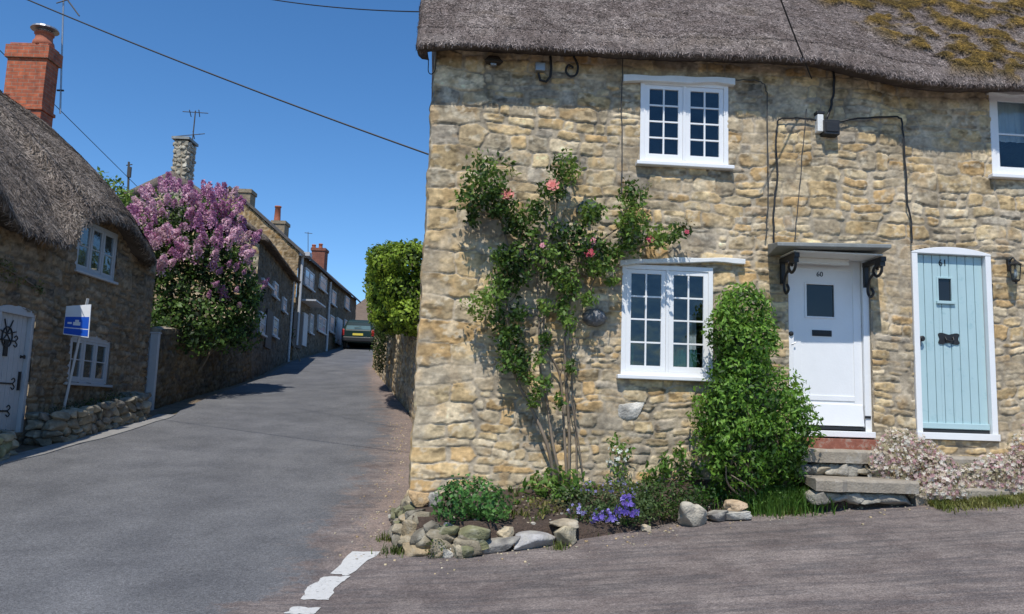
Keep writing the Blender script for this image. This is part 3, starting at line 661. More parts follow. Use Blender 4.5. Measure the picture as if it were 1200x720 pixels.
q = H.px(928, 391); kb = B(H); kb.lathe((q[0], yd-.01, q[1]), [(.012, 0), (.012, -.03), (.026, -.035), (.028, -.055), (.015, -.066)], 12, 1); kb.go('door_knob', M['black'], door1, smooth=True)
q = H.px(929, 403); kb = B(H); kb.tube([(q[0], yd-.01, q[1]), (q[0], yd-.05, q[1]-.005), (q[0]+.05, yd-.05, q[1]+.02)], .008); kb.go('latch', M['metal'], door1)
q = H.px(964, 323); number('60', q[0], q[1], .085, door1, yd-.003)
hb = B(H); q = H.px(1012, 489); hb.box(u1-.09, u1-.02, y-.012, y+.002, q[1]-.015, q[1]+.015); hb.go('hinge', M['black'], door1)
# blue door
u0, u1, z0, z1 = D2; y = .0; yd = y+.035; a, c = u0+.075, u1-.075; zb, zt = z0+.10, z1-.065
q = H.px(1101, 326, 0); q2 = H.px(1117, 353, 0); pa, pb, pc, pd = q[0], q2[0], q2[1], q[1]
bd = B(H); nb = 8; wv = (c-a)/nb
for k in range(nb):
    s0, s1 = a+wv*k+.0035, a+wv*(k+1)-.0035
    segs = [(zb, zt)] if s1 < pa or s0 > pb else None
    if segs: bd.box(s0, s1, yd, yd+.03, zb, zt)
    else:
        for (x0, x1) in ((s0, max(s0, min(pa, s1))), (min(s1, max(pb, s0)), s1)):
            if x1-x0 > .004: bd.box(x0, x1, yd, yd+.03, zb, zt)
        x0, x1 = max(s0, pa), min(s1, pb)
        if x1 > x0: bd.box(x0, x1, yd, yd+.03, zb, pc); bd.box(x0, x1, yd, yd+.03, pd, zt)
bd.box(a, pa-.002, yd+.022, yd+.045, zb, zt); bd.box(pb+.002, c, yd+.022, yd+.045, zb, zt); bd.box(pa-.002, pb+.002, yd+.022, yd+.045, zb, pc-.002); bd.box(pa-.002, pb+.002, yd+.022, yd+.045, pd+.002, zt)
door2 = bd.go('door', M['blue'], terr, bevel=.005); door2['label'] = 'pale blue plank door with tiny window and black iron plate'
n = 14; arc = [(u0+(u1-u0)*i/n, z1-.04+.07*(1-(2*i/n-1)**2)) for i in range(n+1)]
fb = B(H); fb.box(u0, u0+.07, y-.03, y+.11, z0+.06, z1-.06); fb.box(u1-.07, u1, y-.03, y+.11, z0+.06, z1-.06)
fb.prism(arc+[(u1, z1-.06), (u0, z1-.06)], y-.034, y+.11); fb.box(u0-.01, u1+.01, y-.05, y+.11, z0-.02, z0+.06); fb.go('door_frame', M['white'], door2, bevel=.005)
wb = B(H); wb.box(a, c, yd-.028, yd-.0, zb+.005, zb+.075); wb.go('weather_board', M['blue'], door2, bevel=.008)
sb = B(H); sb.box(a, c, y+.02, yd+.04, zb-.038, zb-.003); sb.go('door_gap_shade', M['black'], door2)  # black strip again in place of the shaded gap
g = B(H); g.box(pa, pb, yd+.012, yd+.02, pc, pd); g.go('door_pane', M['darkglass'], door2)
t = .022; mb = B(H); mb.box(pa-t, pa, yd-.01, yd+.012, pc, pd+t); mb.box(pb, pb+t, yd-.01, yd+.012, pc, pd+t); mb.box(pa, pb, yd-.01, yd+.012, pd, pd+t); mb.box(pa-.035, pb+.035, yd-.03, yd+.012, pc-.035, pc); mb.go('pane_frame', M['blue'], door2, bevel=.003)
q = H.px(1113.5, 397); s = .13; k = 40; P = []
for i in range(k):
    t = 2*math.pi*i/k; r = 1+.30*abs(math.cos(2*t+math.pi/2))**3-.06*math.cos(4*t); P.append((q[0]+s*math.cos(t)*r*.95, q[1]+.5*s*math.sin(t)*r*(.8+.35*abs(math.cos(t)))))
pl = B(H); pl.prism(P, yd-.012, yd+.002); pl.tube([(q[0]-.05, yd-.012, q[1]+.02), (q[0]-.045, yd-.035, q[1]-.02), (q[0], yd-.04, q[1]-.03), (q[0]+.045, yd-.035, q[1]-.02), (q[0]+.05, yd-.012, q[1]+.02)], .008); pl.go('knocker_plate', M['black'], door2)
q = H.px(1080, 397); kb = B(H); kb.lathe((q[0], yd, q[1]), [(.034, 0), (.034, -.008), (.012, -.01), (.012, -.035), (.03, -.04), (.034, -.055), (.02, -.07)], 14, 1); kb.prism([(q[0]-.008, q[1]-.03), (q[0]+.008, q[1]-.03), (q[0]+.012, q[1]-.09), (q[0]-.012, q[1]-.09)], yd-.006, yd+.001); kb.go('door_knob', M['black'], door2, smooth=False)
q = H.px(1106.5, 311); number('61', q[0], q[1], .11, door2, yd-.003)
# ---- canopy over the white door
ca, cb = H.px(905, 292, .6), H.px(1048, 295, .6); ca = (ca[0], ca[1]); cw0, cw1 = H.px(906, 279), H.px(1046, 281)
cn = B(H); x0, x1 = ca[0], cb[0]; za, zb_ = ca[1]+.05, cb[1]+.05; x0 += .08
V = [(x0, -.55, za), (x1, -.55, zb_), (x1+.1, .0, zb_), (x0+.1, .0, za), (x0, -.55, za+.045), (x1, -.55, zb_+.045), (x1+.1, .0, cw1[1]-.08), (x0+.1, .0, cw0[1]-.08)]
cn.add(V, [(0, 3, 2, 1), (4, 5, 6, 7), (0, 1, 5, 4), (1, 2, 6, 5), (2, 3, 7, 6), (3, 0, 4, 7)]); canopy = cn.go('door_canopy', M['lead'], terr, bevel=.008)
ft = B(H); ft.box(x0+.25, x1-.02, -.40, -.02, za-.022, za-.003); ft.box(x0+.35, x1-.28, -.10, -.03, za-.09, za-.022); ft.go('soffit_board', M['white_old'], canopy, bevel=.004)
for uu in (4.22, 5.24):
    bk = B(H); zt = za-.01
    bk.box(uu-.03, uu+.03, -.46, -.02, zt-.085, zt-.032); bk.box(uu-.024, uu+.024, -.065, -.02, zt-.33, zt-.085)
    bk.box(uu-.028, uu+.028, -.44, -.30, zt-.14, zt-.085)
    bk.tube(curve([(uu, -.42, zt-.09), (uu, -.40, zt-.20), (uu, -.30, zt-.24), (uu, -.22, zt-.17), (uu, -.27, zt-.12), (uu, -.32, zt-.16)], 30), .017)
    bk.tube(curve([(uu, -.22, zt-.20), (uu, -.12, zt-.26), (uu, -.08, zt-.38), (uu, -.14, zt-.46), (uu, -.21, zt-.42), (uu, -.17, zt-.36)], 30), .016)
    bk.go('bracket', M['black'], canopy)
# ---- steps
def step(name, u0, u1, v0, v1, z0, z1, m, seed, wob=.02):
    n = 14; rs = random.Random(seed); P = []
    for i in range(n): t = i/(n-1.); P.append((u0+(u1-u0)*t, v0+rs.uniform(-wob, wob)))
    V = []; F = []
    for (u, v) in P: V += [(u, v1, z1+rs.uniform(-.004, .004)), (u, v+.02, z1), (u, v, z1-.025), (u, v+.01, z0)]
    for i in range(n-1):
        for j in range(3): F.append((i*4+j, i*4+j+1, i*4+j+5, i*4+j+4))
    F += [(0, 3, 2, 1), ((n-1)*4, (n-1)*4+1, (n-1)*4+2, (n-1)*4+3)]; b = B(H); b.add(V, F); return b.go(name, m, terr, bevel=.006)
b = B(H); b.box(4.3, 5.32, -.10, .05, 1.30, 1.452); b.go('brick_threshold', mat('worn red tile', (.27, .095, .06), .8, .3, 9, .4, 30, wear=((.33, .26, .21), 9, .52, .7)), terr, bevel=.006)
step('stone_step', 4.25, 5.25, -.42, .0, 1.19, 1.335, M['slab'], 1)
step('stone_slab', 4.22, 5.32, -.90, -.2, .915, 1.045, M['slab'], 2, .04)
pl = Pile(); p2 = Pile(); rs = random.Random(8); SG = [(.33, .30, .25), (.28, .255, .21), (.38, .34, .27), (.24, .22, .19), (.34, .29, .21)]
for i in range(9): pl.add(*boulder(H.w(np.array([4.30+i*.115, -.31+rs.uniform(-.02, .02), 1.115])), (rs.uniform(.14, .24), .16, rs.uniform(.12, .16)), rs, SG, ang=rs.uniform(0, .12)))
for i in range(8): p2.add(*boulder(H.w(np.array([4.28+i*.13, -.74+rs.uniform(-.02, .02), .85])), (rs.uniform(.18, .32), .2, rs.uniform(.10, .15)), rs, SG, ang=rs.uniform(0, .12)))
pl.go('step_rubble', M['loose'], terr); p2.go('step_rubble', M['loose'], terr)
b = B(H); b.box(4.25, 5.25, -.72, -.05, .55, .91); b.box(4.3, 5.2, -.25, 0, .9, 1.2); b.go('step_core', M['soil'], terr)
step('door_step', 5.75, 8.4, -.52, .0, .85, 1.40-.10, M['slab'], 5); step('low_ledge', 5.35, 8.5, -.80, -.4, .72, .985, M['slab'], 6, .035)
# ---- roof
ex = [(480, 51), (497, 52), (542, 51), (647, 56), (772, 62), (855, 65), (924, 67), (978, 71), (995, 77), (1028, 85), (1074, 97), (1112, 101), (1195, 103), (1290, 105)]
eu = [H.px(x, yv, .40) for x, yv in ex]; us = np.arange(-.10, 8.6, .045); ez = np.interp(us, [q[0] for q in eu], [q[1] for q in eu])
ez = np.convolve(np.pad(ez, 4, 'edge'), np.ones(9)/9, 'valid'); out = .35+.06*sst(4.9, 5.9, us)
E_ = H.w(np.stack([us, -out, ez], -1)); R_ = H.w(np.stack([us, 0*us+2.6, 0*us+9.3], -1))
MOSS = lambda SU, ST: sst(0, .5, (SU-5.8)-(1.55-ST)*.6)*sst(.75, 1.0, ST+.18*(SU-5.6))
def closed_thatch(name, E, Rg, root, caps=(True, True), **kw):
    E = np.array(E); Rg = np.array(Rg)
    def cap(e, r, d):
        "extra slices that round the verge over and bring it back under"
        up = np.array([0, 0, 1.]); D = e-r; D[2] = 0; D /= np.linalg.norm(D); es, rs_ = [], []
        for out, sink in ((.06, .02), (.10, .09), (.11, .20), (.07, .31), (-.02, .36)):
            es.append(e+d*out-D*sink*.8+up*(sink*.15 if sink < .3 else .03)); rs_.append(r+d*out-up*sink*1.2)
        return es, rs_
    if caps[0]:
        d = E[0]-E[2]; d[2] = 0; d /= np.linalg.norm(d); a, c = cap(E[0], Rg[0], d); E = np.vstack([a[::-1], E]); Rg = np.vstack([c[::-1], Rg])
    if caps[1]:
        d = E[-1]-E[-3]; d[2] = 0; d /= np.linalg.norm(d); a, c = cap(E[-1], Rg[-1], d); E = np.vstack([E, a]); Rg = np.vstack([Rg, c])
    return thatch(name, E, Rg, root, **kw)
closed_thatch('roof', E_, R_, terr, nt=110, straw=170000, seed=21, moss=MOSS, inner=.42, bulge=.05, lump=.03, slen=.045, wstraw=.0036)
us2 = np.arange(-.1, 8.6, .3); closed_thatch('roof', H.w(np.stack([us2, 0*us2+5.6, 0*us2+5.8], -1)), H.w(np.stack([us2, 0*us2+2.6, 0*us2+9.3], -1)), terr, nt=20, straw=500, seed=22, bulge=.05)
# ---- wall lamp, plaques, cable boxes and cables
q = H.px(1188, 318, .1); wl_ = thing('wall_lantern', 'small black lantern mounted on wall right of blue door', 'lantern', H, at=H.w(np.array([q[0], 0, q[1]])))
b = B(H); cx, cz = q; b.box(cx-.02, cx+.02, -.035, .0, cz+.02, cz+.16); b.tube([(cx, -.03, cz+.13), (cx, -.10, cz+.17), (cx, -.13, cz+.13)], .009); b.go('bracket', M['black'], wl_)
b = B(H); b.lathe((cx, -.13, cz), [(.012, .13), (.02, .115), (.075, .075), (.07, .065)], 6); b.lathe((cx, -.13, cz), [(.05, -.11), (.045, -.125), (.012, -.14), (.012, -.16)], 6)
for k in range(6):
    t = math.pi*k/3; b.tube([(cx+.066*math.cos(t), -.13+.066*math.sin(t), cz+.066), (cx+.046*math.cos(t), -.13+.046*math.sin(t), cz-.112)], .004, 5)
b.go('lantern_frame', M['black'], wl_); b = B(H); b.lathe((cx, -.13, cz), [(.058, .062), (.040, -.11)], 6); b.go('glass_pane', M['glass'], wl_); b = B(H); b.lathe((cx, -.13, cz), [(.01, -.09), (.018, -.05), (.014, 0), (.003, .02)], 8); b.go('bulb', M['white'], wl_, smooth=True)
q = H.px(690, 244, .05); P = [(q[0]+.15*math.cos(t), q[1]-.06+.17*math.sin(t)) for t in np.linspace(0, math.pi, 16)]; b = B(H); b.prism(P, -.06, .0)
tag(b.go('wall_plaque', mat('slate', (.07, .085, .07), .7, .3, 12, .4, 30), bevel=.008, at=H.w(np.array([q[0], 0, q[1]]))), 'dark arched slate plaque half hidden by the climbing rose', 'plaque')
q = H.px(697, 372, .06); b = B(H)
prof = [(.001, -.10), (.05, -.095), (.09, -.075), (.125, -.04), (.135, -.0)]; b.lathe((0, 0, 0), prof, 28, 1)
V = np.concatenate(b.V); Lc = H.l(V)-H.l(H.w(np.zeros(3))); 
ang = np.arctan2(Lc[:, 2], Lc[:, 0]); rr_ = 1+.05*np.cos(ang*9); Vn = H.w(np.stack([q[0]+Lc[:, 0]*rr_*1.05, Lc[:, 1]-.03*rr_, q[1]+Lc[:, 2]*rr_*.78], -1))
tag(mesh('wall_plaque', Vn, b.F, mat('grey shell', (.14, .14, .145), .5, .6, 18, .6, 30, wear=((.45, .45, .44), 14, .55, .8)), smooth=True, at=H.w(np.array([q[0], 0, q[1]]))), 'oval grey shell shaped plaque left of the lower window', 'plaque')
def cable(name, pts, r, m, label, cat='cable', out=.045, group=None, world=False):
    P = pts if world else [(*H.px(p[0], p[1], out),) for p in pts]
    if not world: P = H.w(np.array([(p[0], -out-.004*((i*7) % 3), p[1]) for i, p in enumerate(P)]))
    P = np.array(P); b = B(); b.tube(P, r, 6, world=True); o = b.go(name, m, at=P[0]); tag(o, label, cat, group); return o
def dense(pts, n=6, wob=.6, seed=1):
    rs = random.Random(seed); o = []
    for a, c in zip(pts[:-1], pts[1:]):
        for k in range(n): t = k/n; o.append((a[0]+(c[0]-a[0])*t+(rs.uniform(-wob, wob) if k else 0), a[1]+(c[1]-a[1])*t+(rs.uniform(-wob, wob) if k else 0)))
    return o+[pts[-1]]
cable('wall_cable', dense([(907, 285), (906, 250), (911, 205), (909, 165), (911, 142), (916, 139), (940, 139), (958, 141)], 4), .011, M['cable'], 'thick black cable from junction box down to left end of door canopy')
cable('wall_cable', dense([(982, 143), (1005, 139), (1050, 137), (1056, 139), (1059, 165), (1062, 210), (1063, 240), (1068, 262), (1068, 285)], 4), .011, M['cable'], 'thick black cable from junction box round to top of blue door')
cable('wall_cable', dense([(862, 94), (884, 94), (896, 99), (899, 112), (900, 190), (900, 235), (897, 282)], 5), .007, M['thincable'], 'thin cable looping from upper window lintel down beside canopy')
cable('wall_cable', dense([(730, 68), (728, 120), (729, 180), (728, 228)], 5), .007, M['thincable'], 'thin dark cable running down wall left of the upper window')
cable('wall_cable', dense([(945, 128), (941, 170), (936, 230), (931, 282)], 5), .0055, M['thincable'], 'thin grey cable running down wall between junction box and canopy')
cable('wall_cable', dense([(977, 78), (977, 108), (973, 128), (968, 140)], 4), .015, M['cable'], 'short stout black cable dropping from eaves into junction box')
jb = thing('junction_box', 'black electrical junction box with pale meter clip on wall above canopy', 'junction box', H, at=H.w(np.array([*H.px(970, 150)[:1], 0, H.px(970, 150)[1]])))
r_ = rect(964, 142, 982, 159, .08); b = B(H); b.box(r_[0], r_[1], -.13, -.0, r_[2], r_[3]); b.box(r_[0]+.02, r_[1]-.02, -.14, -.13, r_[2]+.03, r_[3]-.03); b.go('box_case', M['black'], jb, bevel=.01)
r_ = rect(957, 133, 964, 155, .06); b = B(H); b.box(r_[0], r_[1], -.09, 0, r_[2], r_[3]-.02); b.go('insulator', M['white_old'], jb, bevel=.008); b = B(H); b.box(r_[0]-.01, r_[1]+.015, -.095, 0, r_[3]-.018, r_[3]+.02); b.go('clip', M['black'], jb, bevel=.006)
r_ = rect(627, 74, 639, 84, .05); sl = thing('security_sensor', 'small grey sensor box with black cable loop under the eaves', 'sensor', H, at=H.w(np.array([r_[0], 0, r_[2]])))
b = B(H); b.box(r_[0], r_[1], -.08, -.0, r_[2], r_[3]); b.go('sensor_case', M['metal'], sl, bevel=.01)
b = B(H); b.tube(H.l(H.w(np.array([(H.px(x, yv, .05)[0], -.05, H.px(x, yv, .05)[1]) for x, yv in ((645, 66), (646, 80), (645, 90), (640, 96), (633, 94), (631, 86))]))), .016); b.go('sensor_cable', M['cable'], sl)
P = [(H.px(x, yv, .05)[0], -.06, H.px(x, yv, .05)[1]) for x, yv in ((672, 66), (677, 78), (675, 88), (668, 90), (663, 84), (666, 77), (672, 80))]; b = B(H); b.tube(curve(P, 30), .014); tag(b.go('coiled_cable', M['cable'], at=H.w(np.array(P[0]))), 'coil of black cable hanging under the thatch eaves', 'cable')
r_ = rect(567, 64, 590, 74, .08); el = thing('eaves_light', 'dark shaded light tucked under eaves near left corner', 'light fitting', H, at=H.w(np.array([r_[0], 0, r_[2]])))
b = B(H); b.add([(r_[0], -.15, r_[2]), (r_[1], -.15, r_[2]-.01), (r_[1]-.04, 0, r_[2]), (r_[0]+.04, 0, r_[2]), (r_[0]+.06, -.05, r_[3]), (r_[1]-.06, -.05, r_[3]), (r_[1]-.06, 0, r_[3]), (r_[0]+.06, 0, r_[3])], [(0, 3, 2, 1), (4, 5, 6, 7), (0, 1, 5, 4), (1, 2, 6, 5), (2, 3, 7, 6), (3, 0, 4, 7)]); b.go('lamp_shade', M['brownpaint'], el, bevel=.006); b = B(H); b.box(r_[0]+.08, r_[1]-.08, -.1, -.05, r_[2]-.035, r_[2]-.004); b.go('lamp_glass', M['metal'], el, bevel=.006)
# overhead wires
def wire(name, A, C, sag, r, label, n=40):
    A, C = np.array(A), np.array(C); P = [A+(C-A)*t+np.array([0, 0, -sag*4*t*(1-t)]) for t in np.linspace(0, 1, n)]; b = B(); b.tube(P, r, 6, world=True); tag(b.go(name, M['cable'], at=A), label, 'wire')
A = atY(502, 181, 10.6); C_ = atY(8, -1, 12.5); C2 = C_+(C_-A)*1.1+np.array([0, 0, .8]); wire('telephone_wire', A, C2, .25, .012, 'thick black wire crossing sky from top left to house corner')
wire('telephone_wire', atY(-60, 0, 14.5), atY(172, 230, 25.5), .0, .009, 'thin black wire slanting behind the red brick chimney')
wire('telephone_wire', atY(495, 14, 11.2), atY(250, -14, 14), .1, .009, 'thin wire crossing the top edge of sky beside thatch')
P0 = H.w(np.array([H.px(951, 92, .1)[0], -.1, H.px(951, 92, .1)[1]])); wire('telephone_wire', P0, atY(904, -30, 8.3), .02, .009, 'dark wire rising in front of thatch from eaves above canopy')
P = [atY(x, yv, 9.25) for x, yv in ((500, 56), (502, 72), (502, 84), (506, 87), (510, 82), (511, 70))]; b = B(); b.tube(curve(P, 24), .006, 6, world=True); tag(b.go('cable_loop', M['cable'], at=P[0]), 'small cable loop hanging at the left end of thatch eaves', 'cable')
# ================================================================== FLOWER BED
front_px = [(452, 618), (455, 640), (470, 652), (520, 655), (600, 645), (700, 632), (760, 622), (800, 612), (880, 602), (945, 598)]
Fp = np.array([gnd(*q) for q in front_px]); Fl = H.l(Fp)
tt = np.linspace(0, 1, 90); sx = np.linspace(0, 1, len(Fl)); FU = np.interp(tt, sx, Fl[:, 0]); FV = np.interp(tt, sx, Fl[:, 1])
def soilz(u, k):                     # k 0 at the road edge, 1 at the wall
    uw = np.interp(u, [-.4, 0, .5, 1.6, 3, 4.2], [.62, .68, .74, .84, .93, .97]); g = hgt(*(H.w(np.array([u, -1.2, 0.]))[:2]))
    zf = g+np.interp(u, [-.3, .4, 1.3, 2, 4.2], [.36, .30, .15, .08, .06]); return zf+(uw-zf)*k
def bedpt(u, k, dz=0.):
    fv = np.interp(u, Fl[2:, 0], Fl[2:, 1])+.10+.12*float(sst(.7, .3, u)); v = fv*(1-k)-.02; return H.w(np.array([u, v, soilz(u, k)+dz]))
U_ = np.linspace(.04, 4.15, 110); K_ = np.linspace(0, 1, 34); Vs = []
for u in U_:
    for k in K_:
        p = bedpt(u, k); p[2] += .035*float(fbm(p[0]*3.5, p[1]*3.5, 0, 61, 4)); Vs.append(p)
    
Vs = np.array(Vs).reshape(len(U_), len(K_), 3)
skirt = Vs[:, :1].copy(); skirt[..., 2] = hgt(skirt[..., 0], skirt[..., 1])-.1; Vs = np.concatenate([skirt, Vs], 1); skl = Vs[:1].copy(); skl[..., 2] = .1; skl[..., 0] += .02; Vs = np.concatenate([skl, Vs], 0)
tag(mesh('soil', Vs.reshape(-1, 3), gridfaces(Vs.shape[0], Vs.shape[1]), M['soil'], smooth=True), kind='structure')
# mortared rubble corner that holds the soil up at the left end
rs = random.Random(5); pile = Pile(); CORN = [(.34, .26, .155), (.28, .235, .16), (.21, .185, .14), (.36, .30, .20), (.25, .21, .14), (.17, .165, .085)]
path = [H.w(np.array([-.06, -.22, 0])), gnd(459, 618), gnd(458, 638), gnd(470, 652), gnd(500, 655), gnd(536, 655)]
pc = curve(path, 60); seg = np.concatenate([[0], np.cumsum(np.linalg.norm(np.diff(pc[:, :2], axis=0), axis=1))])
for row in range(4):
    s = rs.uniform(0, .05)
    while s < seg[-1]:
        w = rs.uniform(.13, .28); x, yv = np.interp(s+w/2, seg, pc[:, 0]), np.interp(s+w/2, seg, pc[:, 1]); i = min(len(pc)-2, int((s/seg[-1])*(len(pc)-1))); d = pc[i+1]-pc[i]
        top = .36-.16*max(0, (s-1.0)/(seg[-1]-1.0)); z = float(hgt(x, yv))+.04+top*row/4.2
        inn = np.array([.10+.10*row/3., .10+.06*row/3., 0])
        pile.add(*boulder(np.array([x, yv, z])+inn, (w*1.15, rs.uniform(.2, .28), rs.uniform(.13, .18)), rs, CORN, ang=math.atan2(d[1], d[0])+rs.uniform(-.25, .25)))
        s += w
wallc = pile.go('rubble_edging', M['loose'], at=pc[0]); tag(wallc, 'low curved rubble edging at left corner of the flower bed', 'rubble edging')
# moss patch on it
c0 = gnd(510, 655)+np.array([0, .0, .09]); foliage('moss', wallc, [(c0, (.10, .06, .10))], 26000, .022, [(.03, .055, .01), (.07, .10, .02)], 3, shell=.9, rough=.1, gap=-2)
def single(px, size, col, label, seed, lift=.4, ang=None, dz=0., dy=0.):
    p = gnd(*px); rs = random.Random(seed); p = p+np.array([0, size[1]*.45+dy, 0]); p[2] = float(hgt(p[0], p[1]))+size[2]*lift+dz
    V, F, C = boulder(p, size, rs, col=col, ang=ang, n=4, rough=.28); o = mesh('garden_stone', V, F, M['loose'], cols=C, smooth=True, at=p); tag(o, label, 'stone', 'loose stones edging the flower bed'); return o
GREY, TAN, PALE, ORA = (.25, .23, .205), (.40, .33, .23), (.47, .44, .38), (.46, .31, .16)
single((486, 640), (.20, .14, .14), ORA, 'orange tinted stone on top of the rubble corner', 1, dz=.33, dy=.22)
single((504, 638), (.17, .13, .15), PALE, 'whitish stone on top of the rubble corner beside green mound plant', 2, dz=.31, dy=.22)
single((461, 612), (.16, .13, .09), PALE, 'flat pale stone lying on gravel outside the rubble corner', 3)
single((524, 655), (.10, .09, .09), PALE, 'very small pale stone right of the mossy patch', 4)
single((543, 652), (.25, .13, .12), (.50, .48, .44), 'pale elongated stone left end of the long grey slab', 5, ang=.35)
single((573, 651), (.50, .22, .13), GREY, 'long low grey slab below the green mound plant', 6, ang=.08)
single((534, 648), (.26, .18, .20), (.27, .26, .25), 'dark grey stone half under the green mound plant', 7, dz=.08)
single((583, 646), (.30, .20, .09), TAN, 'flat tan stone lying behind the tan block', 8, dz=.15, dy=.22, lift=.5)
single((592, 645), (.20, .17, .14), (.52, .42, .27), 'squarish tan block standing on the grey slab', 9, dz=.10)
single((624, 645), (.42, .24, .19), (.38, .36, .34), 'large leaning grey stone in the middle of bed edge', 10, ang=.35)
single((662, 641), (.27, .22, .19), (.45, .38, .25), 'rounded tan stone left of the purple flowers', 11)
single((663, 640), (.27, .20, .07), TAN, 'thin flat stone lying above the rounded tan stone', 12, dz=.15, dy=.04)
single((757, 624), (.13, .11, .08), TAN, 'small tan stone among the purple flowers', 20)
single((815, 619), (.30, .24, .27), (.42, .37, .29), 'pointed grey tan stone right of the dark green mound', 13, ang=.1)
single((842, 613), (.20, .15, .13), GREY, 'low grey stone between pointed stone and orange stone', 14)
single((868, 610), (.26, .18, .12), (.55, .40, .25), 'orange tan flat stone left of the grassy clump', 15, dz=.08)
single((866, 612), (.27, .16, .12), PALE, 'pale stone underneath the orange tan flat stone', 16)
single((965, 592), (.19, .12, .07), (.50, .46, .38), 'flat pale stone on the road edge left below slab step', 17)
single((984, 590), (.17, .12, .06), (.47, .43, .35), 'flat pale stone on the road edge under slab step centre', 18)
single((1004, 588), (.13, .10, .05), PALE, 'smallest flat pale stone right below the slab step', 19)
single((462, 626), (.10, .08, .07), (.52, .48, .42), 'tiny pale stone on gravel by the rubble corner', 21)
# ---------------------------------------------------------------- plants of the bed
GD = [(.020, .052, .010), (.038, .095, .014), (.065, .155, .022), (.10, .215, .035)]
GL = [(.035, .08, .012), (.06, .13, .02), (.095, .19, .03), (.15, .25, .05)]
GB = [(.03, .08, .018), (.05, .13, .028), (.08, .19, .042), (.11, .24, .05)]
def plant(name, label, cat, base, group=None): return thing(name, label, cat, WORLD, at=base, group=group)
def bstems(root, base, tips, r=.008, m='stem', n=10, name='stem', bend=.12, seed=0):
    rs = random.Random(seed); b = B()
    for t in tips:
        t = np.array(t); mid = (np.array(base)+t)/2+np.array([rs.uniform(-bend, bend), rs.uniform(-bend, bend)*.5, 0])
        b.tube(curve([base, mid, t], n), np.linspace(r, r*.45, len(curve([base, mid, t], n))), 6, world=True)
    return b.go(name, M[m], root, smooth=True)
# big bush
def HW(u, out, z): return H.w(np.array([u, -out, z]))
bb = HW(3.68, .45, .72); bush = plant('evergreen_bush', 'tall dense green bush between lower window and white door', 'bush', bb)
def rq(x, yv, out): q = H.px(x, yv, out); return HW(q[0], out, q[1])
BB = [(rq(872, 364, .36), (.36, .29, .32)), (rq(876, 398, .38), (.40, .32, .30)), (rq(862, 385, .34), (.34, .26, .34)), (rq(884, 470, .5), (.60, .42, .42)), (rq(856, 485, .52), (.42, .40, .42)), (rq(918, 500, .52), (.38, .38, .42)), (rq(882, 518, .54), (.66, .42, .34)), (rq(880, 545, .5), (.56, .38, .26)), (rq(868, 432, .40), (.36, .28, .24))]
foliage('foliage', bush, BB, 14000, .066, [(.035, .085, .012), (.065, .155, .018), (.11, .23, .028), (.17, .31, .045)], 41, shell=.55, rough=.24, freq=4.2, gap=-.12, aspect=.42, jitter=.75, droop=.25)
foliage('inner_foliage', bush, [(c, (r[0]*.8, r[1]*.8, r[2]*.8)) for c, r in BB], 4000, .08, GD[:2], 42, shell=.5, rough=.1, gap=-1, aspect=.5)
bstems(bush, bb, [HW(3.5+.15*i, .4+.05*(i % 2), 1.6+.2*(i % 3)) for i in range(5)]+[HW(3.6, .35, 2.6), HW(3.28, .78, 1.15), HW(3.36, .82, 1.3), HW(3.45, .84, 1.2), HW(3.33, .80, 1.05)], .014, seed=4, bend=.2)
# climbing rose
rb = HW(1.62, .14, .84); rose = plant('climbing_rose', 'climbing rose with bare stems and pink blooms trained over wall beside lower window', 'climbing rose', rb)
def rp(x, yv, out): q = H.px(x, yv, out); return HW(q[0], out, q[1])
CL = [(570, 203, 26, 20), (556, 228, 20, 22), (588, 243, 20, 16), (575, 225, 22, 18), (663, 198, 17, 17), (648, 222, 16, 12), (604, 262, 17, 13), (628, 248, 14, 14), (692, 250, 16, 13), (740, 232, 16, 19), (742, 262, 19, 20), (738, 285, 14, 12), (775, 278, 24, 11), (797, 270, 10, 7), (715, 297, 17, 10), (682, 288, 26, 15), (640, 298, 24, 15), (604, 300, 15, 16), (592, 328, 17, 19), (573, 350, 22, 12), (606, 368, 14, 10), (700, 312, 20, 11), (663, 328, 16, 16), (659, 358, 9, 20), (598, 408, 14, 18), (614, 432, 11, 19), (590, 392, 10, 11), (640, 398, 7, 9), (667, 380, 7, 14), (690, 350, 10, 7), (620, 275, 12, 10), (655, 270, 13, 9), (560, 365, 9, 6), (645, 322, 10, 8), (630, 455, 6, 8), (716, 330, 8, 6)]
CL += [(640, 450, 6, 9), (624, 470, 6, 8), (655, 470, 5, 9), (668, 430, 6, 9), (598, 425, 12, 12), (612, 320, 10, 12), (636, 360, 9, 9), (610, 320, 12, 12), (655, 300, 12, 10), (668, 345, 10, 12), (604, 388, 9, 10), (676, 268, 10, 9), (555, 255, 9, 9), (632, 420, 6, 9), (584, 300, 9, 12), (583, 372, 9, 8)]
RB = []; rs = random.Random(12)
for x, yv, rx, ry in CL:
    out = .17+.06*rs.random()+(.06 if rx > 18 else 0); RB.append((rp(x, yv, out+.05), (rx/88., min(.20, rx/110.+.04), ry/88.)))
foliage('foliage', rose, RB, 9500, .066, [(.025, .055, .012), (.05, .105, .018), (.095, .175, .03), (.16, .25, .05)], 43, shell=.1, rough=.35, freq=7, gap=-.10, aspect=.55, jitter=1.1, droop=.2)
foliage('young_shoots', rose, [(rp(x, yv, .2), (.10, .06, .10)) for x, yv in ((562, 186), (600, 200), (735, 215), (756, 222), (803, 266), (548, 355), (590, 420), (640, 250), (617, 412), (730, 290))], 3500, .045, [(.14, .10, .03), (.16, .18, .04)], 44, shell=.1, gap=-1, aspect=.4, jitter=1.2)['kind'] = 'stuff'
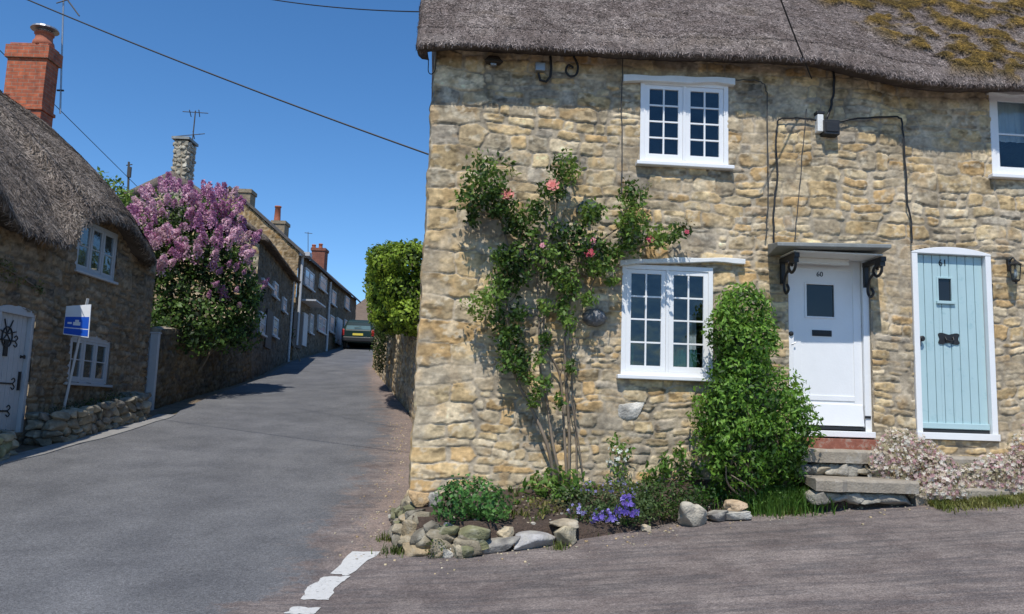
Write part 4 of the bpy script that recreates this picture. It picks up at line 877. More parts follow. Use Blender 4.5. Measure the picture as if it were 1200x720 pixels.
ST = [([(650, 566), (640, 520), (625, 480), (607, 446), (598, 412), (594, 360), (597, 310), (588, 262), (572, 220)], .022), ([(657, 566), (648, 520), (641, 470), (634, 430), (632, 380), (630, 330), (622, 290), (600, 255)], .018), ([(664, 566), (662, 500), (655, 440), (640, 400), (641, 340), (648, 280), (652, 225)], .016), ([(668, 564), (667, 500), (664, 440), (664, 380), (676, 330), (694, 290), (735, 260)], .019), ([(674, 562), (676, 500), (668, 440), (672, 400), (690, 345), (705, 310)], .012), ([(682, 560), (677, 500), (666, 450)], .010), ([(690, 292), (720, 298), (760, 288), (798, 274)], .010), ([(648, 280), (618, 300), (600, 350), (578, 352)], .009), ([(735, 262), (742, 235), (738, 212)], .009), ([(632, 380), (648, 360), (660, 340)], .008), ([(622, 290), (640, 300), (690, 310)], .008), ([(607, 446), (596, 420), (588, 392)], .008), ([(655, 440), (668, 400), (668, 360)], .008)]
b = B(); 
for k, (pts, r) in enumerate(ST):
    P = []
    for i, (x, yv) in enumerate(pts): P.append(rp(x+rs.uniform(-2, 2), yv, .13+.05*math.sin(i*1.7+k)))
    c = curve(P, 40); b.tube(c, np.linspace(r, r*.5, len(c)), 7, world=True)
b.go('stem', M['stem'], rose, smooth=True)
PK = [[(.66, .26, .22), (.72, .34, .28), (.62, .2, .17)], [(.62, .28, .32), (.68, .36, .38)], [(.58, .12, .16), (.5, .08, .12)]]
nrp = np.random.RandomState(4)
for x, yv, r, c in ((595, 229, .075, 0), (648, 218, .078, 0), (694, 283, .045, 1), (691, 297, .06, 2), (762, 281, .045, 2), (636, 288, .035, 1), (805, 272, .03, 2)):
    V, F, C = petals(rp(x, yv, .40 if x < 650 else .34), r, 7, nrp, PK[c], nrm=(-.1, -1, .35), layers=4); mesh('bloom', V, F, M['petal'], rose, cols=C)
# green mound at the left corner
p = bedpt(.60, .14); mound = plant('mound_plant', 'rounded bushy bright green plant at left corner of flower bed', 'plant', p)
foliage('foliage', mound, [(p+np.array([0, .05, .20]), (.31, .27, .20)), (p+np.array([-.14, -.05, .12]), (.22, .22, .20)), (p+np.array([.18, -.03, .12]), (.24, .24, .17))], 12500, .046, [(.035, .09, .02), (.06, .15, .035), (.09, .22, .05), (.14, .29, .07)], 51, shell=.5, rough=.22, gap=-.5, aspect=.75, jitter=.5)
bstems(mound, p, [p+np.array([x, yv, .25]) for x, yv in ((-.2, 0), (0, -.1), (.2, 0), (.05, .15), (-.1, -.15))], .007)
def leafy(name, label, cat, u, k, blobs_, pal, size, seed, dens=6000, **kw):
    p = bedpt(u, k); r = plant(name, label, cat, p)
    foliage('foliage', r, [(p+np.array([a, b_, c]), q) for (a, b_, c), q in blobs_], dens, size, pal, seed, **{**dict(shell=.2, rough=.3, gap=-.4, aspect=.5, jitter=.9), **kw}); bstems(r, p, [p+np.array([a, b_, c]) for (a, b_, c), q in blobs_]*1, .006, seed=seed); return r, p
leafy('leafy_plant', 'light green leafy plant at foot of the rose stems', 'plant', 1.55, .68, [((0, 0, .17), (.26, .18, .16)), ((.2, -.05, .13), (.2, .15, .13)), ((-.22, 0, .12), (.17, .15, .11)), ((.05, -.18, .06), (.16, .12, .08))], GL, .085, 52, 4200)
r, p = leafy('white_flower_plant', 'tall leafy plant with small white flowers by wall below window', 'plant', 2.25, .80, [((0, 0, .18), (.14, .12, .2)), ((.05, 0, .42), (.13, .1, .16)), ((-.05, 0, .5), (.09, .09, .14))], GD[1:]+[GL[3]], .06, 53, 4500)
def florets(root, c, r, n, size, cols, seed, name='flowers', up=.4, shell=.8, k5=True, stuff=True):
    rs = np.random.RandomState(seed); d = rs.normal(size=(n, 3)); d /= np.linalg.norm(d, axis=1)[:, None]; d[:, 2] = np.abs(d[:, 2])*up+d[:, 2]*(1-up); d[:, 1] -= .3; d /= np.linalg.norm(d, axis=1)[:, None]
    P = np.array(c)+d*np.array(r)*rs.uniform(shell, 1.08, (n, 1)); Vs, Fs, Cs = [], [], []; m = 0
    cols = np.array(cols)
    for i in range(n):
        nn = d[i]+rs.normal(size=3)*.4; nn[1] -= .4; nn /= np.linalg.norm(nn); a = np.cross(nn, (0.1, 0, 1.)); a /= np.linalg.norm(a); b_ = np.cross(a, nn); s = size*rs.uniform(.6, 1.25); cc = cols[rs.randint(len(cols))]*rs.uniform(.85, 1.12)
        for j in range(5):
            t = j*1.2566+rs.uniform(0, .4); e = math.cos(t)*a+math.sin(t)*b_; f = -math.sin(t)*a+math.cos(t)*b_
            Vs += [P[i], P[i]+e*s*.6+f*s*.32+nn*s*.25, P[i]+e*s+nn*s*.3, P[i]+e*s*.6-f*s*.32+nn*s*.25]; Fs.append((m, m+1, m+2, m+3)); Cs += [cc]*4; m += 4
    o = mesh(name, np.array(Vs), np.array(Fs), M['petal'], root, cols=np.clip(np.array(Cs), 0, .9)); 
    if stuff: o['kind'] = 'stuff'
    return o
florets(r, p+np.array([0, -.03, .36]), (.13, .12, .26), 34, .022, [(.72, .74, .66)], 3)
leafy('leafy_plant', 'upright bright green leafy clump against wall left of the tall bush', 'plant', 2.86, .85, [((0, 0, .20), (.22, .12, .2)), ((.22, 0, .14), (.16, .12, .14)), ((-.2, -.03, .12), (.16, .12, .13)), ((.1, 0, .38), (.1, .08, .12))], [GD[2], GL[1], GL[2], GL[2]], .07, 54, 4500)
leafy('leafy_plant', 'low yellowish green leaves right of the rose stems', 'plant', 2.05, .62, [((0, 0, .09), (.22, .12, .09)), ((.3, .02, .10), (.18, .12, .1))], [GL[1], GL[2], (.2, .22, .04)], .06, 55, 3800)
r, p = leafy('bellflower', 'low plant with violet bell flowers spilling over the bed edge', 'flower', 2.12, .12, [((0, 0, .10), (.28, .2, .14)), ((.22, -.02, .14), (.2, .18, .15)), ((-.30, -.02, .08), (.24, .17, .11))], [(.035, .065, .02), (.06, .105, .03), (.10, .15, .05)], .048, 56, 12000)
florets(r, p+np.array([.06, -.16, .13]), (.11, .08, .15), 70, .030, [(.22, .15, .52), (.30, .22, .62), (.16, .10, .40)], 5)
florets(r, p+np.array([-.16, -.15, .05]), (.14, .08, .09), 46, .026, [(.30, .24, .62), (.2, .14, .5)], 6, name='pale_flowers')
florets(r, p+np.array([-.42, -.1, .10]), (.10, .07, .08), 16, .024, [(.45, .42, .66), (.3, .26, .55)], 7, name='pale_flowers')
r, p = leafy('lavender_plant', 'grey green plant with faint lilac flower spikes behind the bellflowers', 'plant', 2.0, .42, [((0, 0, .12), (.34, .18, .16)), ((-.35, -.05, .10), (.22, .16, .12)), ((.35, 0, .15), (.24, .16, .17))], [(.06, .09, .03), (.09, .13, .05), (.13, .16, .07)], .045, 57, 10000)
florets(r, p+np.array([.1, -.02, .2]), (.38, .14, .10), 60, .016, [(.36, .33, .55), (.28, .25, .48)], 8)
leafy('mound_plant', 'dark green small leaved mound between bellflower and pointed stone', 'plant', 2.66, .16, [((0, -.05, .15), (.30, .24, .19)), ((.22, -.04, .12), (.20, .2, .15)), ((-.18, 0, .18), (.24, .2, .16))], [(.03, .06, .015), (.055, .10, .022), (.09, .15, .035)], .045, 58, 15000, shell=.5)
leafy('leafy_plant', 'low ferny yellow green leaves in middle of bed above the leaning grey stone', 'plant', 1.22, .42, [((0, 0, .07), (.16, .12, .08)), ((.2, -.1, .06), (.14, .12, .07))], [(.10, .12, .02), (.16, .18, .04), (.2, .17, .06)], .05, 63, 5000)
leafy('leafy_plant', 'small green seedling plant in front of the tall bush', 'plant', 3.15, .25, [((0, 0, .10), (.2, .15, .13)), ((.15, .1, .13), (.16, .12, .14))], GD[1:], .05, 59, 9000)
# grassy clump under the bush
p = bedpt(3.95, .05)+np.array([0, -.06, 0]); gc = plant('grass_clump', 'feathery green clump under bush beside the stone steps', 'plant', p); rsn = np.random.RandomState(7); n = 2600
xy = rsn.normal(size=(n, 2))*np.array([.24, .11]); P = np.stack([p[0]+xy[:, 0], p[1]+.02+xy[:, 1], 0*xy[:, 0]+p[2]-.12], -1); P[:, 2] = np.maximum(hgt(P[:, 0], P[:, 1])-.01, P[:, 2])
V, F, C = blades(P, .27, .5, leafcols(P, [GD[2], GL[1], GL[2]], rsn, 5), rsn, .005); mesh('blades', V, F, M['leaf'], gc, cols=C)
foliage('foliage', gc, [(p+np.array([0, 0, .10]), (.38, .2, .19)), (p+np.array([.26, 0, .08]), (.26, .18, .16)), (p+np.array([-.30, 0, .06]), (.24, .17, .15))], 12000, .034, [GD[2], GL[1], GL[2]], 60, shell=.5, gap=-1, jitter=.9)
# erigeron mounds by the doors
for lab, cs, sd in (('loose white and pink daisy mound between the two doors', [((5.52, .50, 1.06), (.36, .28, .30)), ((5.28, .42, 1.18), (.26, .24, .26)), ((5.72, .66, .95), (.26, .24, .26)), ((5.62, .36, 1.22), (.28, .20, .20)), ((5.45, .32, 1.40), (.26, .2, .18)), ((5.80, .5, 1.13), (.2, .2, .2)), ((5.60, .70, .93), (.30, .2, .16)), ((5.62, .36, 1.36), (.22, .2, .16))], 61), ('pink and white daisy mound spreading under and right of blue door', [((6.32, .60, 1.05), (.30, .26, .24)), ((6.75, .58, 1.12), (.36, .28, .30)), ((7.05, .45, 1.34), (.36, .28, .36)), ((7.45, .4, 1.5), (.3, .25, .4)), ((6.08, .55, 1.02), (.24, .22, .20)), ((6.5, .45, 1.2), (.25, .2, .16))], 62)):
    BLe = [(HW(*c), r) for c, r in cs]; base = HW(cs[0][0][0], cs[0][0][1], .8); e = plant('daisy_mound', lab, 'flowering plant', base)
    foliage('foliage', e, BLe, 7500, .035, [(.05, .075, .025), (.08, .12, .035), (.13, .15, .05), (.20, .15, .08)], sd, shell=.3, rough=.25, gap=-.6, aspect=.3, jitter=1.)
    bstems(e, base, [c for c, r in BLe], .006, seed=sd)
    rs3 = np.random.RandomState(sd)
    for k, (c, r) in enumerate(BLe): florets(e, c, r, int(1500*r[0]*r[2]*3.0), .024, [(.66, .62, .54), (.58, .45, .42), (.46, .26, .27), (.68, .65, .56), (.58, .50, .38), (.34, .30, .18)], sd*7+k)
pl = Pile(); rs = random.Random(41)
for i in range(260):
    u = rs.uniform(.3, 4.0); k = rs.random(); q = bedpt(u, k*.9+.03); s = rs.uniform(.012, .04)*(1.6 if rs.random() < .08 else 1)
    V, F, C = boulder(q+np.array([0, 0, s*.2]), (s, s*rs.uniform(.6, 1), s*.7), rs, [(.33, .27, .19), (.14, .10, .07), (.09, .065, .045), (.40, .36, .29)], n=0); pl.add(V, F, C)
tag(pl.go('soil_crumbs', M['loose']), kind='stuff')
Pq = []; rsn = np.random.RandomState(91)
for i in range(46):
    q = bedpt(rsn.uniform(.8, 3.6), rsn.uniform(.02, .95)); 
    for _ in range(rsn.randint(4, 16)): Pq.append(q+np.array([rsn.normal()*.03, rsn.normal()*.03, 0]))
V, F, C = blades(np.array(Pq), .10, .9, leafcols(np.array(Pq), [GD[2], GL[1], (.16, .15, .05)], rsn, 5), rsn, .008); tag(mesh('bed_weeds', V, F, M['leaf'], cols=C), kind='stuff')
# small fringe of grass along the kerb
def tuft(name, P, L, lean, pal, seed, w=.005):
    rsn = np.random.RandomState(seed); V, F, C = blades(P, L, lean, leafcols(P, pal, rsn, 5), rsn, w); o = mesh(name, V, F, M['leaf'], cols=C); tag(o, kind='stuff'); return o
rsn = np.random.RandomState(17); n = 7000; u = rsn.uniform(5.25, 8.3, n); k = rsn.random(n); keep = vn(u*3, 0*u, 0, 3) > -.45-.5*(u > 6); u = u[keep]; n = len(u)
Pw = H.w(np.stack([u, -.80-.16*np.abs(rsn.normal(size=n))*.8, 0*u], -1)); Pw[:, 2] = hgt(Pw[:, 0], Pw[:, 1]); tuft('grass', Pw, .085, .8, [(.08, .11, .02), (.13, .16, .03), (.2, .2, .06)], 18)
P = []
for (x, yv), s, c in (((470, 650), .10, 150), ((455, 635), .06, 80), ((655, 645), .05, 60), ((930, 603), .10, 150), ((1060, 585), .12, 260), ((690, 628), .08, 120)):
    q = gnd(x, yv)
    for _ in range(c): P.append(q+np.array([rsn.normal()*s, rsn.normal()*s*.5+.03, 0]))
P = np.array(P); P[:, 2] = hgt(P[:, 0], P[:, 1])-.003; tuft('weeds', P, .10, .6, [(.06, .09, .02), (.12, .15, .03)], 19)
# loose grit and chippings that have washed to the edges
pl = Pile(); rs = random.Random(31); 
for i in range(420):
    t = rs.random()
    if t < .55: yv = rs.uniform(7.9, 17); x = float(XR(max(yv, 9.6)))-abs(rs.gauss(0, .22))-.02
    else: uu = rs.uniform(-.2, 7.); q = H.w(np.array([uu, float(np.interp(uu, Fl[2:, 0], Fl[2:, 1]))-abs(rs.gauss(0, .20))-.03, 0])); x, yv = q[0], q[1]
    s = rs.uniform(.008, .028); V = np.array([(rs.uniform(.6, 1)*a, rs.uniform(.6, 1)*b_, rs.uniform(.5, .8)*c) for a in (-1, 1) for b_ in (-1, 1) for c in (-1, 1)])*s*.5
    V = V+np.array([x, yv, float(hgt(x, yv))+s*.2]); pl.add(V, [(0, 1, 3, 2), (4, 6, 7, 5), (0, 4, 5, 1), (2, 3, 7, 6), (0, 2, 6, 4), (1, 5, 7, 3)], np.repeat([np.array(rs.choice(BUFF))*rs.uniform(.7, 1.2)], 8, 0))
tag(pl.go('grit', M['loose'], smooth=False), kind='stuff')

# ================================================================== LEFT COTTAGE (in shade)
L = Frame((-7.85, 10, 0), 90)
SH = (.52, .48, .45)  # stone tint: dark weathered stone plus facade shade put into the colour
lc = thing('thatched_cottage', 'dark stone thatched cottage in shade at left with white door and windows', 'cottage', L)
LW1 = (4.46, 5.93, 3.93, 4.88); LW2 = (4.58, 6.03, 1.92, 2.80); LD = (2.45, 3.42, 1.05, 3.02)
lh = [(LW1[0]+.01, LW1[1]-.01, LW1[2], LW1[3]-.02, .0), (LW2[0]+.01, LW2[1]-.01, LW2[2], LW2[3]-.06, .06), (LD[0]+.01, LD[1]-.01, LD[2], LD[3]-.05, .05)]
ex = [(-120, 196), (-60, 205), (-20, 216), (0, 232), (10, 250), (20, 266), (33, 275), (60, 283), (82, 290), (90, 282), (97, 266), (108, 258), (122, 256), (138, 258), (152, 266), (165, 280), (174, 296), (180, 310)]
eq = [L.px(x, yv, .36) for x, yv in ex]; ueL = [q[0] for q in eq]; zeL = [q[1] for q in eq]
def eL(u): return np.interp(u, ueL, zeL)
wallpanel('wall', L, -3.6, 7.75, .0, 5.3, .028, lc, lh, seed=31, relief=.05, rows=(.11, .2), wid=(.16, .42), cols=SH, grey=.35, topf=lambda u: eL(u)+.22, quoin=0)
for hl in lh:
    b = B(L); u0, u1, z0, z1 = hl[:4]; z1 += hl[4]; t = .03; b.box(u0-t, u0, .06, .28, z0-t, z1+t); b.box(u1, u1+t, .06, .28, z0-t, z1+t); b.box(u0, u1, .06, .28, z1, z1+t); b.box(u0, u1, .06, .28, z0-t, z0); b.box(u0-t, u1+t, .7, .73, z0-t, z1+t)
    b.go('reveal', M['plainstone'], lc)
b = B(L); b.prism([(-3.6, 0), (-3.6, 4.2), (7.75, 4.2), (7.75, 0)], 4.6, 4.8); b.box(7.55, 7.74, .1, 4.6, 0, 4.4); b.box(-3.6, -3.4, .1, 4.6, 0, 4.4); b.go('rear_wall', M['plainstone'], lc)
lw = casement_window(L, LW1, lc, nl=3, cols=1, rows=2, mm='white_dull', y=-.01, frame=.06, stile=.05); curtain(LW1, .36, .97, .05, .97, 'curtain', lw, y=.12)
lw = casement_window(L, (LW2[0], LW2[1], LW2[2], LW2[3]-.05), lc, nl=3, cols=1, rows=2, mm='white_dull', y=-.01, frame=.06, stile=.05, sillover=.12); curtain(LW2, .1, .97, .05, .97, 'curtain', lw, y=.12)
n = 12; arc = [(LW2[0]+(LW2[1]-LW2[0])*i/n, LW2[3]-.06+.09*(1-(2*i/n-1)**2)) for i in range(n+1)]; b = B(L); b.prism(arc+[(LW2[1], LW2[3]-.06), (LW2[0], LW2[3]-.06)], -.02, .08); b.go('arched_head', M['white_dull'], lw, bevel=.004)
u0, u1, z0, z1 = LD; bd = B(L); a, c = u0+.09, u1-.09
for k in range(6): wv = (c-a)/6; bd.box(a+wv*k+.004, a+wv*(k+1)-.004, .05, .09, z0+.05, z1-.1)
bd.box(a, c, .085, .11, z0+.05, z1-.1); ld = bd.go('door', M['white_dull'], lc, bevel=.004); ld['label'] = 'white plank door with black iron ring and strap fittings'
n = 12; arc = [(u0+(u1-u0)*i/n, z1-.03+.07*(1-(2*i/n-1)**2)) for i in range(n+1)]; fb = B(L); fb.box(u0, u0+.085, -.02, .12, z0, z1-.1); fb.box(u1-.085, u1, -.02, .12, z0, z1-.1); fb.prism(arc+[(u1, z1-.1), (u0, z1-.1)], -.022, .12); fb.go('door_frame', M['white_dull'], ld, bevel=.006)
ib = B(L)
for zz, ln in ((z0+.35, .5), (z0+.78, .55), (z0+1.45, .5)):
    ib.box(a+.02, a+ln, .035, .049, zz-.012, zz+.012)
    for s in (-1, 1): ib.tube(curve([(a+ln, .04, zz), (a+ln+.06, .04, zz+s*.05), (a+ln+.02, .04, zz+s*.09), (a+ln-.03, .04, zz+s*.06)], 12), .008)
    ib.go('strap_hinge', M['black'], ld); ib = B(L)
ib = B(L); cx, cz = (a+c)/2-.12, z0+1.5; ib.tube([(cx+.13*math.cos(t), .035, cz+.16*math.sin(t)) for t in np.linspace(0, 6.283, 20)], .012); ib.box(cx-.05, cx+.05, .03, .049, cz-.30, cz-.05)
for t in np.linspace(0, 5.2, 6): ib.tube([(cx, .04, cz+.05), (cx+.22*math.cos(t), .035, cz+.1+.2*math.sin(t))], .01)
ib.go('knocker', M['black'], ld); ib = B(L); ib.box(c-.10, c-.06, .02, .049, z0+.68, z0+.98); ib.lathe((c-.08, .05, z0+1.22), [(.03, 0), (.012, -.02), (.035, -.06)], 10, 1); ib.go('door_handle', M['black'], ld)
us = np.concatenate([np.arange(-3.6, 3.6, .12), np.arange(3.6, 6.6, .05), [6.62, 6.7]]); E = []; Rg = []
for u in us:
    zz = float(np.mean([eL(u-.06), eL(u), eL(u+.06)])); rise = max(0, zz-4.2)
    E.append(L.w(np.array([u, -.36+.0*rise, zz]))); Rg.append(L.w(np.array([min(u*.9, 5.0), 2.3, 7.5])))
# round the hipped end
for t in np.linspace(0, 1, 26)[1:]:
    a = t*math.pi/2; E.append(L.w(np.array([6.72+.95*math.sin(a*1.), -.36+1.5*(1-math.cos(a)), float(eL(6.75))-.05*t]))); Rg.append(L.w(np.array([5.0+.05*t, 2.3+.02*t, 7.35])))
for v in (2.2, 3.4, 4.6): E.append(L.w(np.array([7.67, v, 4.5]))); Rg.append(L.w(np.array([5.05, 2.35+.05*v, 7.35])))
LTH = [(.160, .128, .102), (.205, .168, .136), (.125, .10, .082), (.25, .21, .17)]
thatch('roof', E, Rg, lc, pal=LTH, nt=60, straw=60000, seed=33, bulge=.28, lump=.08, slen=.12, wstraw=.008, inner=.45)
# brick chimney
cx0, cx1 = -10.42, -9.62; cy0, cy1 = 15.9, 16.34
b = B(); cz1 = 8.80; b.box(cx0, cx1, cy0, cy1, 5.8, cz1-.30); b.box(cx0-.035, cx1+.035, cy0-.035, cy1+.035, cz1-.30, cz1-.235); b.box(cx0, cx1, cy0, cy1, cz1-.235, cz1-.02)
b.box(cx0-.03, cx1+.03, cy0-.03, cy1+.03, cz1-1.42, cz1-1.35)
# the bands cut the shaft: rebuild as stacked blocks
b = B(); b.box(cx0, cx1, cy0, cy1, 5.8, cz1-1.42); b.box(cx0-.03, cx1+.03, cy0-.03, cy1+.03, cz1-1.42, cz1-1.35); b.box(cx0, cx1, cy0, cy1, cz1-1.35, cz1-.33); b.box(cx0-.045, cx1+.045, cy0-.045, cy1+.045, cz1-.33, cz1-.06); b.box(cx0+.01, cx1-.01, cy0+.01, cy1-.01, cz1-.06, cz1)
chim = b.go('chimney', M['brick'], lc, bevel=.006); cpx = (cx0+cx1)/2+.16; b = B(); b.lathe((cpx, (cy0+cy1)/2, cz1), [(.22, -.02), (.20, .1), (.17, .14), (.16, .26), (.19, .27), (.185, .31)], 16); b.go('chimney_pot', M['pot'], chim, smooth=True)
b = B(); b.lathe((cpx, (cy0+cy1)/2, cz1+.31), [(.12, 0), (.12, .05), (.27, .06), (.25, .10), (.12, .14), (.02, .155)], 18); b.go('cowl', M['metal'], chim)
# aerial on the chimney
a0 = np.array([cx1+.10, cy0+.5, cz1-1.3]); a1 = atY(75, -22, 16.4); an = thing('tv_aerial', 'tall thin aerial mast fixed to right side of red brick chimney', 'aerial', at=a0); b = B(); b.tube([a0, a0*.45+a1*.55, a1], .018, 6, world=True); b.go('mast', M['metal'], an)
for nm, q1_, q2_, rr in (('arm', atY(79, 0, 16.4), atY(93, 19, 16.4), .016), ('arm', atY(66, 4, 16.3), atY(92, -4, 16.5), .012), ('wall_clamp', a0+np.array([-.12, 0, .5]), a0+np.array([.02, 0, .5]), .02)):
    b = B(); b.tube([q1_, q2_], rr, 6, world=True); b.go(nm, M['thincable'], an)
# planter walls in front of the cottage
def drywall(name, path, h, thick, seed, label, cat='low wall', pal=None, size=(.16, .34), hs=None):
    rs = random.Random(seed); P = curve(path, 40); sg = np.concatenate([[0], np.cumsum(np.linalg.norm(np.diff(P[:, :2], axis=0), axis=1))]); pl = Pile(); z = 0; root = thing(name, label, cat, at=P[0]); row = 0
    while z < h:
        rh = rs.uniform(.10, .16); s = rs.uniform(0, .1)
        while s < sg[-1]:
            w = rs.uniform(*size); m = s+w/2; hh = h if hs is None else hs(m/sg[-1])*h
            if z < hh:
                x, yv = np.interp(m, sg, P[:, 0]), np.interp(m, sg, P[:, 1]); i = int(np.clip(np.searchsorted(sg, m)-1, 0, len(P)-2)); d = P[i+1]-P[i]
                pl.add(*boulder((x, yv, float(hgt(x, yv))+z+rh/2-.02), (w*1.1, thick*rs.uniform(.8, 1.1), rh*1.25), rs, pal, ang=math.atan2(d[1], d[0])+rs.uniform(-.15, .15), n=2))
            s += w
        z += rh
    pl.go('stones', M['loose'], root); b = B()
    for i in range(0, len(P)-1, 1):
        pass
    return root
DK = [(.19, .165, .12), (.23, .20, .145), (.16, .145, .12), (.27, .24, .18), (.13, .12, .09)]
g1, g2 = gnd(66, 520), gnd(166, 491)
pw = drywall('planter_wall', [(-7.80, g1[1]+.0, 0), (-7.30, g1[1]+.02, 0), (-7.24, (g1[1]+g2[1])/2, 0), (-7.22, g2[1], 0), (-7.7, g2[1]+.1, 0)], .50, .24, 71, 'rough stone planter wall under the lower window of thatched cottage', pal=DK)
pw2 = drywall('planter_wall', [(-7.25, 9.8, 0), (-7.28, 11.2, 0), (-7.34, 12.2, 0), (-7.75, 12.5, 0)], .34, .26, 72, 'low stone planter wall beside white door at left edge', pal=[(.27, .26, .19), (.23, .24, .14), (.30, .28, .22)])
for rt, c, sd in ((pw, [(-7.5, 13.9+.5*i, float(hgt(-7.5, 13.9+.5*i))+.46) for i in range(5)], 1), (pw2, [(-7.5, 10.2+.5*i, float(hgt(-7.5, 10.2+.5*i))+.33) for i in range(5)], 2)):
    foliage('planting', rt, [(q, (.25, .28, .12)) for q in c], 4000, .04, [(.03, .05, .015), (.06, .09, .02)], 80+sd, shell=.2, gap=-.3)
cr = plant('creeper', 'thin creeper hanging on cottage wall above the left door', 'creeper', (-7.8, 12.4, 1.0))
foliage('foliage', cr, [(L.w(np.array([u, -.10, z])), (.10, .30, .12)) for u, z in ((1.5, 3.75), (1.9, 3.7), (2.3, 3.6), (2.6, 3.45), (3.3, 3.4), (1.2, 3.6))], 2600, .06, [(.05, .07, .015), (.10, .12, .03), (.14, .14, .04)], 90, shell=.1, gap=-.2); b = B(); b.tube(curve([L.w(np.array(q)) for q in ((1.2, -.05, .8), (1.3, -.06, 2.2), (1.2, -.06, 3.5), (2.2, -.06, 3.6), (3.4, -.06, 3.4))], 40), .012, 6, world=True); b.go('stem', M['stem'], cr)
# estate sign
sg0, sg1 = atY(73, 474, 14.2), atY(103, 350, 14.0); sg = thing('sale_sign', 'leaning white post with blue and white sale board in front of the cottage', 'sign', at=sg0)
b = B(); d = (sg1-sg0); b.tube([sg0-np.array([0, 0, .35]), sg1], .026, 4, world=True); b.go('post', M['white_dull'], sg)
c = [atY(78, 359, 13.93), atY(107, 357, 13.93), atY(104, 396, 13.93), atY(74, 392, 13.93)]
def boardq(f0, f1, g0, g1, y0, y1, m, name):
    def P(s, t, yy): q = (c[0]*(1-s)+c[1]*s)*(1-t)+(c[3]*(1-s)+c[2]*s)*t; return q+np.array([0, yy, 0])
    V = [P(s, t, yy) for yy in (y0, y1) for s, t in ((f0, g0), (f1, g0), (f1, g1), (f0, g1))]; return mesh(name, V, [(0, 1, 2, 3), (7, 6, 5, 4), (0, 4, 5, 1), (1, 5, 6, 2), (2, 6, 7, 3), (3, 7, 4, 0)], m, sg)
boardq(0, 1, 0, 1, -.008, .008, M['signwhite'], 'board'); boardq(.02, .97, .38, .74, -.012, -.009, M['signblue'], 'blue_panel'); boardq(.02, .97, .77, .97, -.012, -.009, M['signblue'], 'blue_strip')
for f0, f1, g0, g1 in ((.36, .64, .55, .66), (.43, .58, .48, .56), (.14, .3, .56, .62)): boardq(f0, f1, g0, g1, -.016, -.0125, M['signwhite'], 'white_mark')
# white gate post at the cottage end
q0, q1 = gnd(169, 477), atY(175, 391, 17.9); gp = thing('gate_post', 'tall white boarded gate post at far corner of thatched cottage', 'gate', at=(-7.72, 17.9, 1.3)); b = B(); b.box(-7.86, -7.68, 17.83, 17.93, 1.3, q1[2]); b.box(-7.88, -7.66, 17.81, 17.95, q1[2], q1[2]+.03); b.go('post', M['white_dull'], gp, bevel=.01); b = B(); b.box(-8.7, -7.87, 17.86, 17.9, 1.45, q1[2]-.1); b.go('gate_panel', M['white_dull'], gp, bevel=.004)

# ================================================================== GARDEN WALL + LILAC
def pathwall(name, path, top, label, seed, thick=.35, res=.035, cols=(1, 1, 1), flip=False, relief=.05, rowsz=(.1, .18), hs=None):
    """face on the right of the walking direction when flip is False"""
    P = curve([(x, yv, 0) for x, yv in path], 80); sg = np.concatenate([[0], np.cumsum(np.linalg.norm(np.diff(P[:, :2], axis=0), axis=1))]); T = np.gradient(P, axis=0); T /= np.linalg.norm(T, axis=1)[:, None]
    Nn = np.stack([T[:, 1], -T[:, 0]], -1)*(-1 if flip else 1); root = thing(name, label, 'wall', at=(P[0][0], P[0][1], float(hgt(P[0][0], P[0][1]))))
    def mp(GU, Hh, GZ):
        x = np.interp(GU, sg, P[:, 0]); yv = np.interp(GU, sg, P[:, 1]); nx = np.interp(GU, sg, Nn[:, 0]); ny = np.interp(GU, sg, Nn[:, 1]); t = GZ; zb = hgt(x, yv)-.15; zt = np.interp(GU, sg, np.interp(np.linspace(0, 1, len(sg)), np.linspace(0, 1, len(top)), top))+.06*vn(GU*2.2, 0*GU, 0, seed)
        return np.stack([x+nx*Hh, yv+ny*Hh, zb+(zt-zb)*t/HH], -1)
    HH = float(np.mean(top)-np.mean(hgt(P[:, 0], P[:, 1])))+.15
    wallpanel('wall_face', WORLD, 0, sg[-1], 0, HH, res, root, mapf=mp, seed=seed, relief=relief, rows=rowsz, wid=(.15, .4), cols=cols)
    n = len(P); V = []; tp = np.interp(np.linspace(0, 1, n), np.linspace(0, 1, len(top)), top)
    for i in range(n):
        x, yv = P[i][:2]; a = Nn[i]; zt = tp[i]+.06*float(vn(sg[i]*2.2, 0., 0, seed)); zb = float(hgt(x, yv))-.2
        V += [(x+a[0]*.015, yv+a[1]*.015, zt), (x-a[0]*thick*.5, yv-a[1]*thick*.5, zt+.05), (x-a[0]*thick, yv-a[1]*thick, zt), (x-a[0]*thick, yv-a[1]*thick, zb), (x-a[0]*.02, yv-a[1]*.02, zb)]
    F = [(i*5+j, i*5+j+1, (i+1)*5+j+1, (i+1)*5+j) for i in range(n-1) for j in range(4)]+[(0, 1, 2, 3, 4), tuple(range((n-1)*5, n*5))]
    mesh('wall_core', V, F, M['plainstone'], root); return root
pathwall('garden_wall', [(-7.72, 18.0), (-7.8, 20), (-7.85, 22.5), (-7.9, 25.0)], [3.25, 3.35, 3.6, 4.3], 'shaded stone garden wall beneath the lilac on left', 75, cols=(.30, .29, .29))  # shade beneath the lilac is darkened into the wall colour
lil = plant('lilac', 'large lilac shrub covered in mauve blossom overhanging the left garden wall', 'lilac', (-8.2, 20.5, 1.8))
def lp(x, yv, Y, r): return (atY(x, yv, Y), r)
S = 1/47.
NB = 12
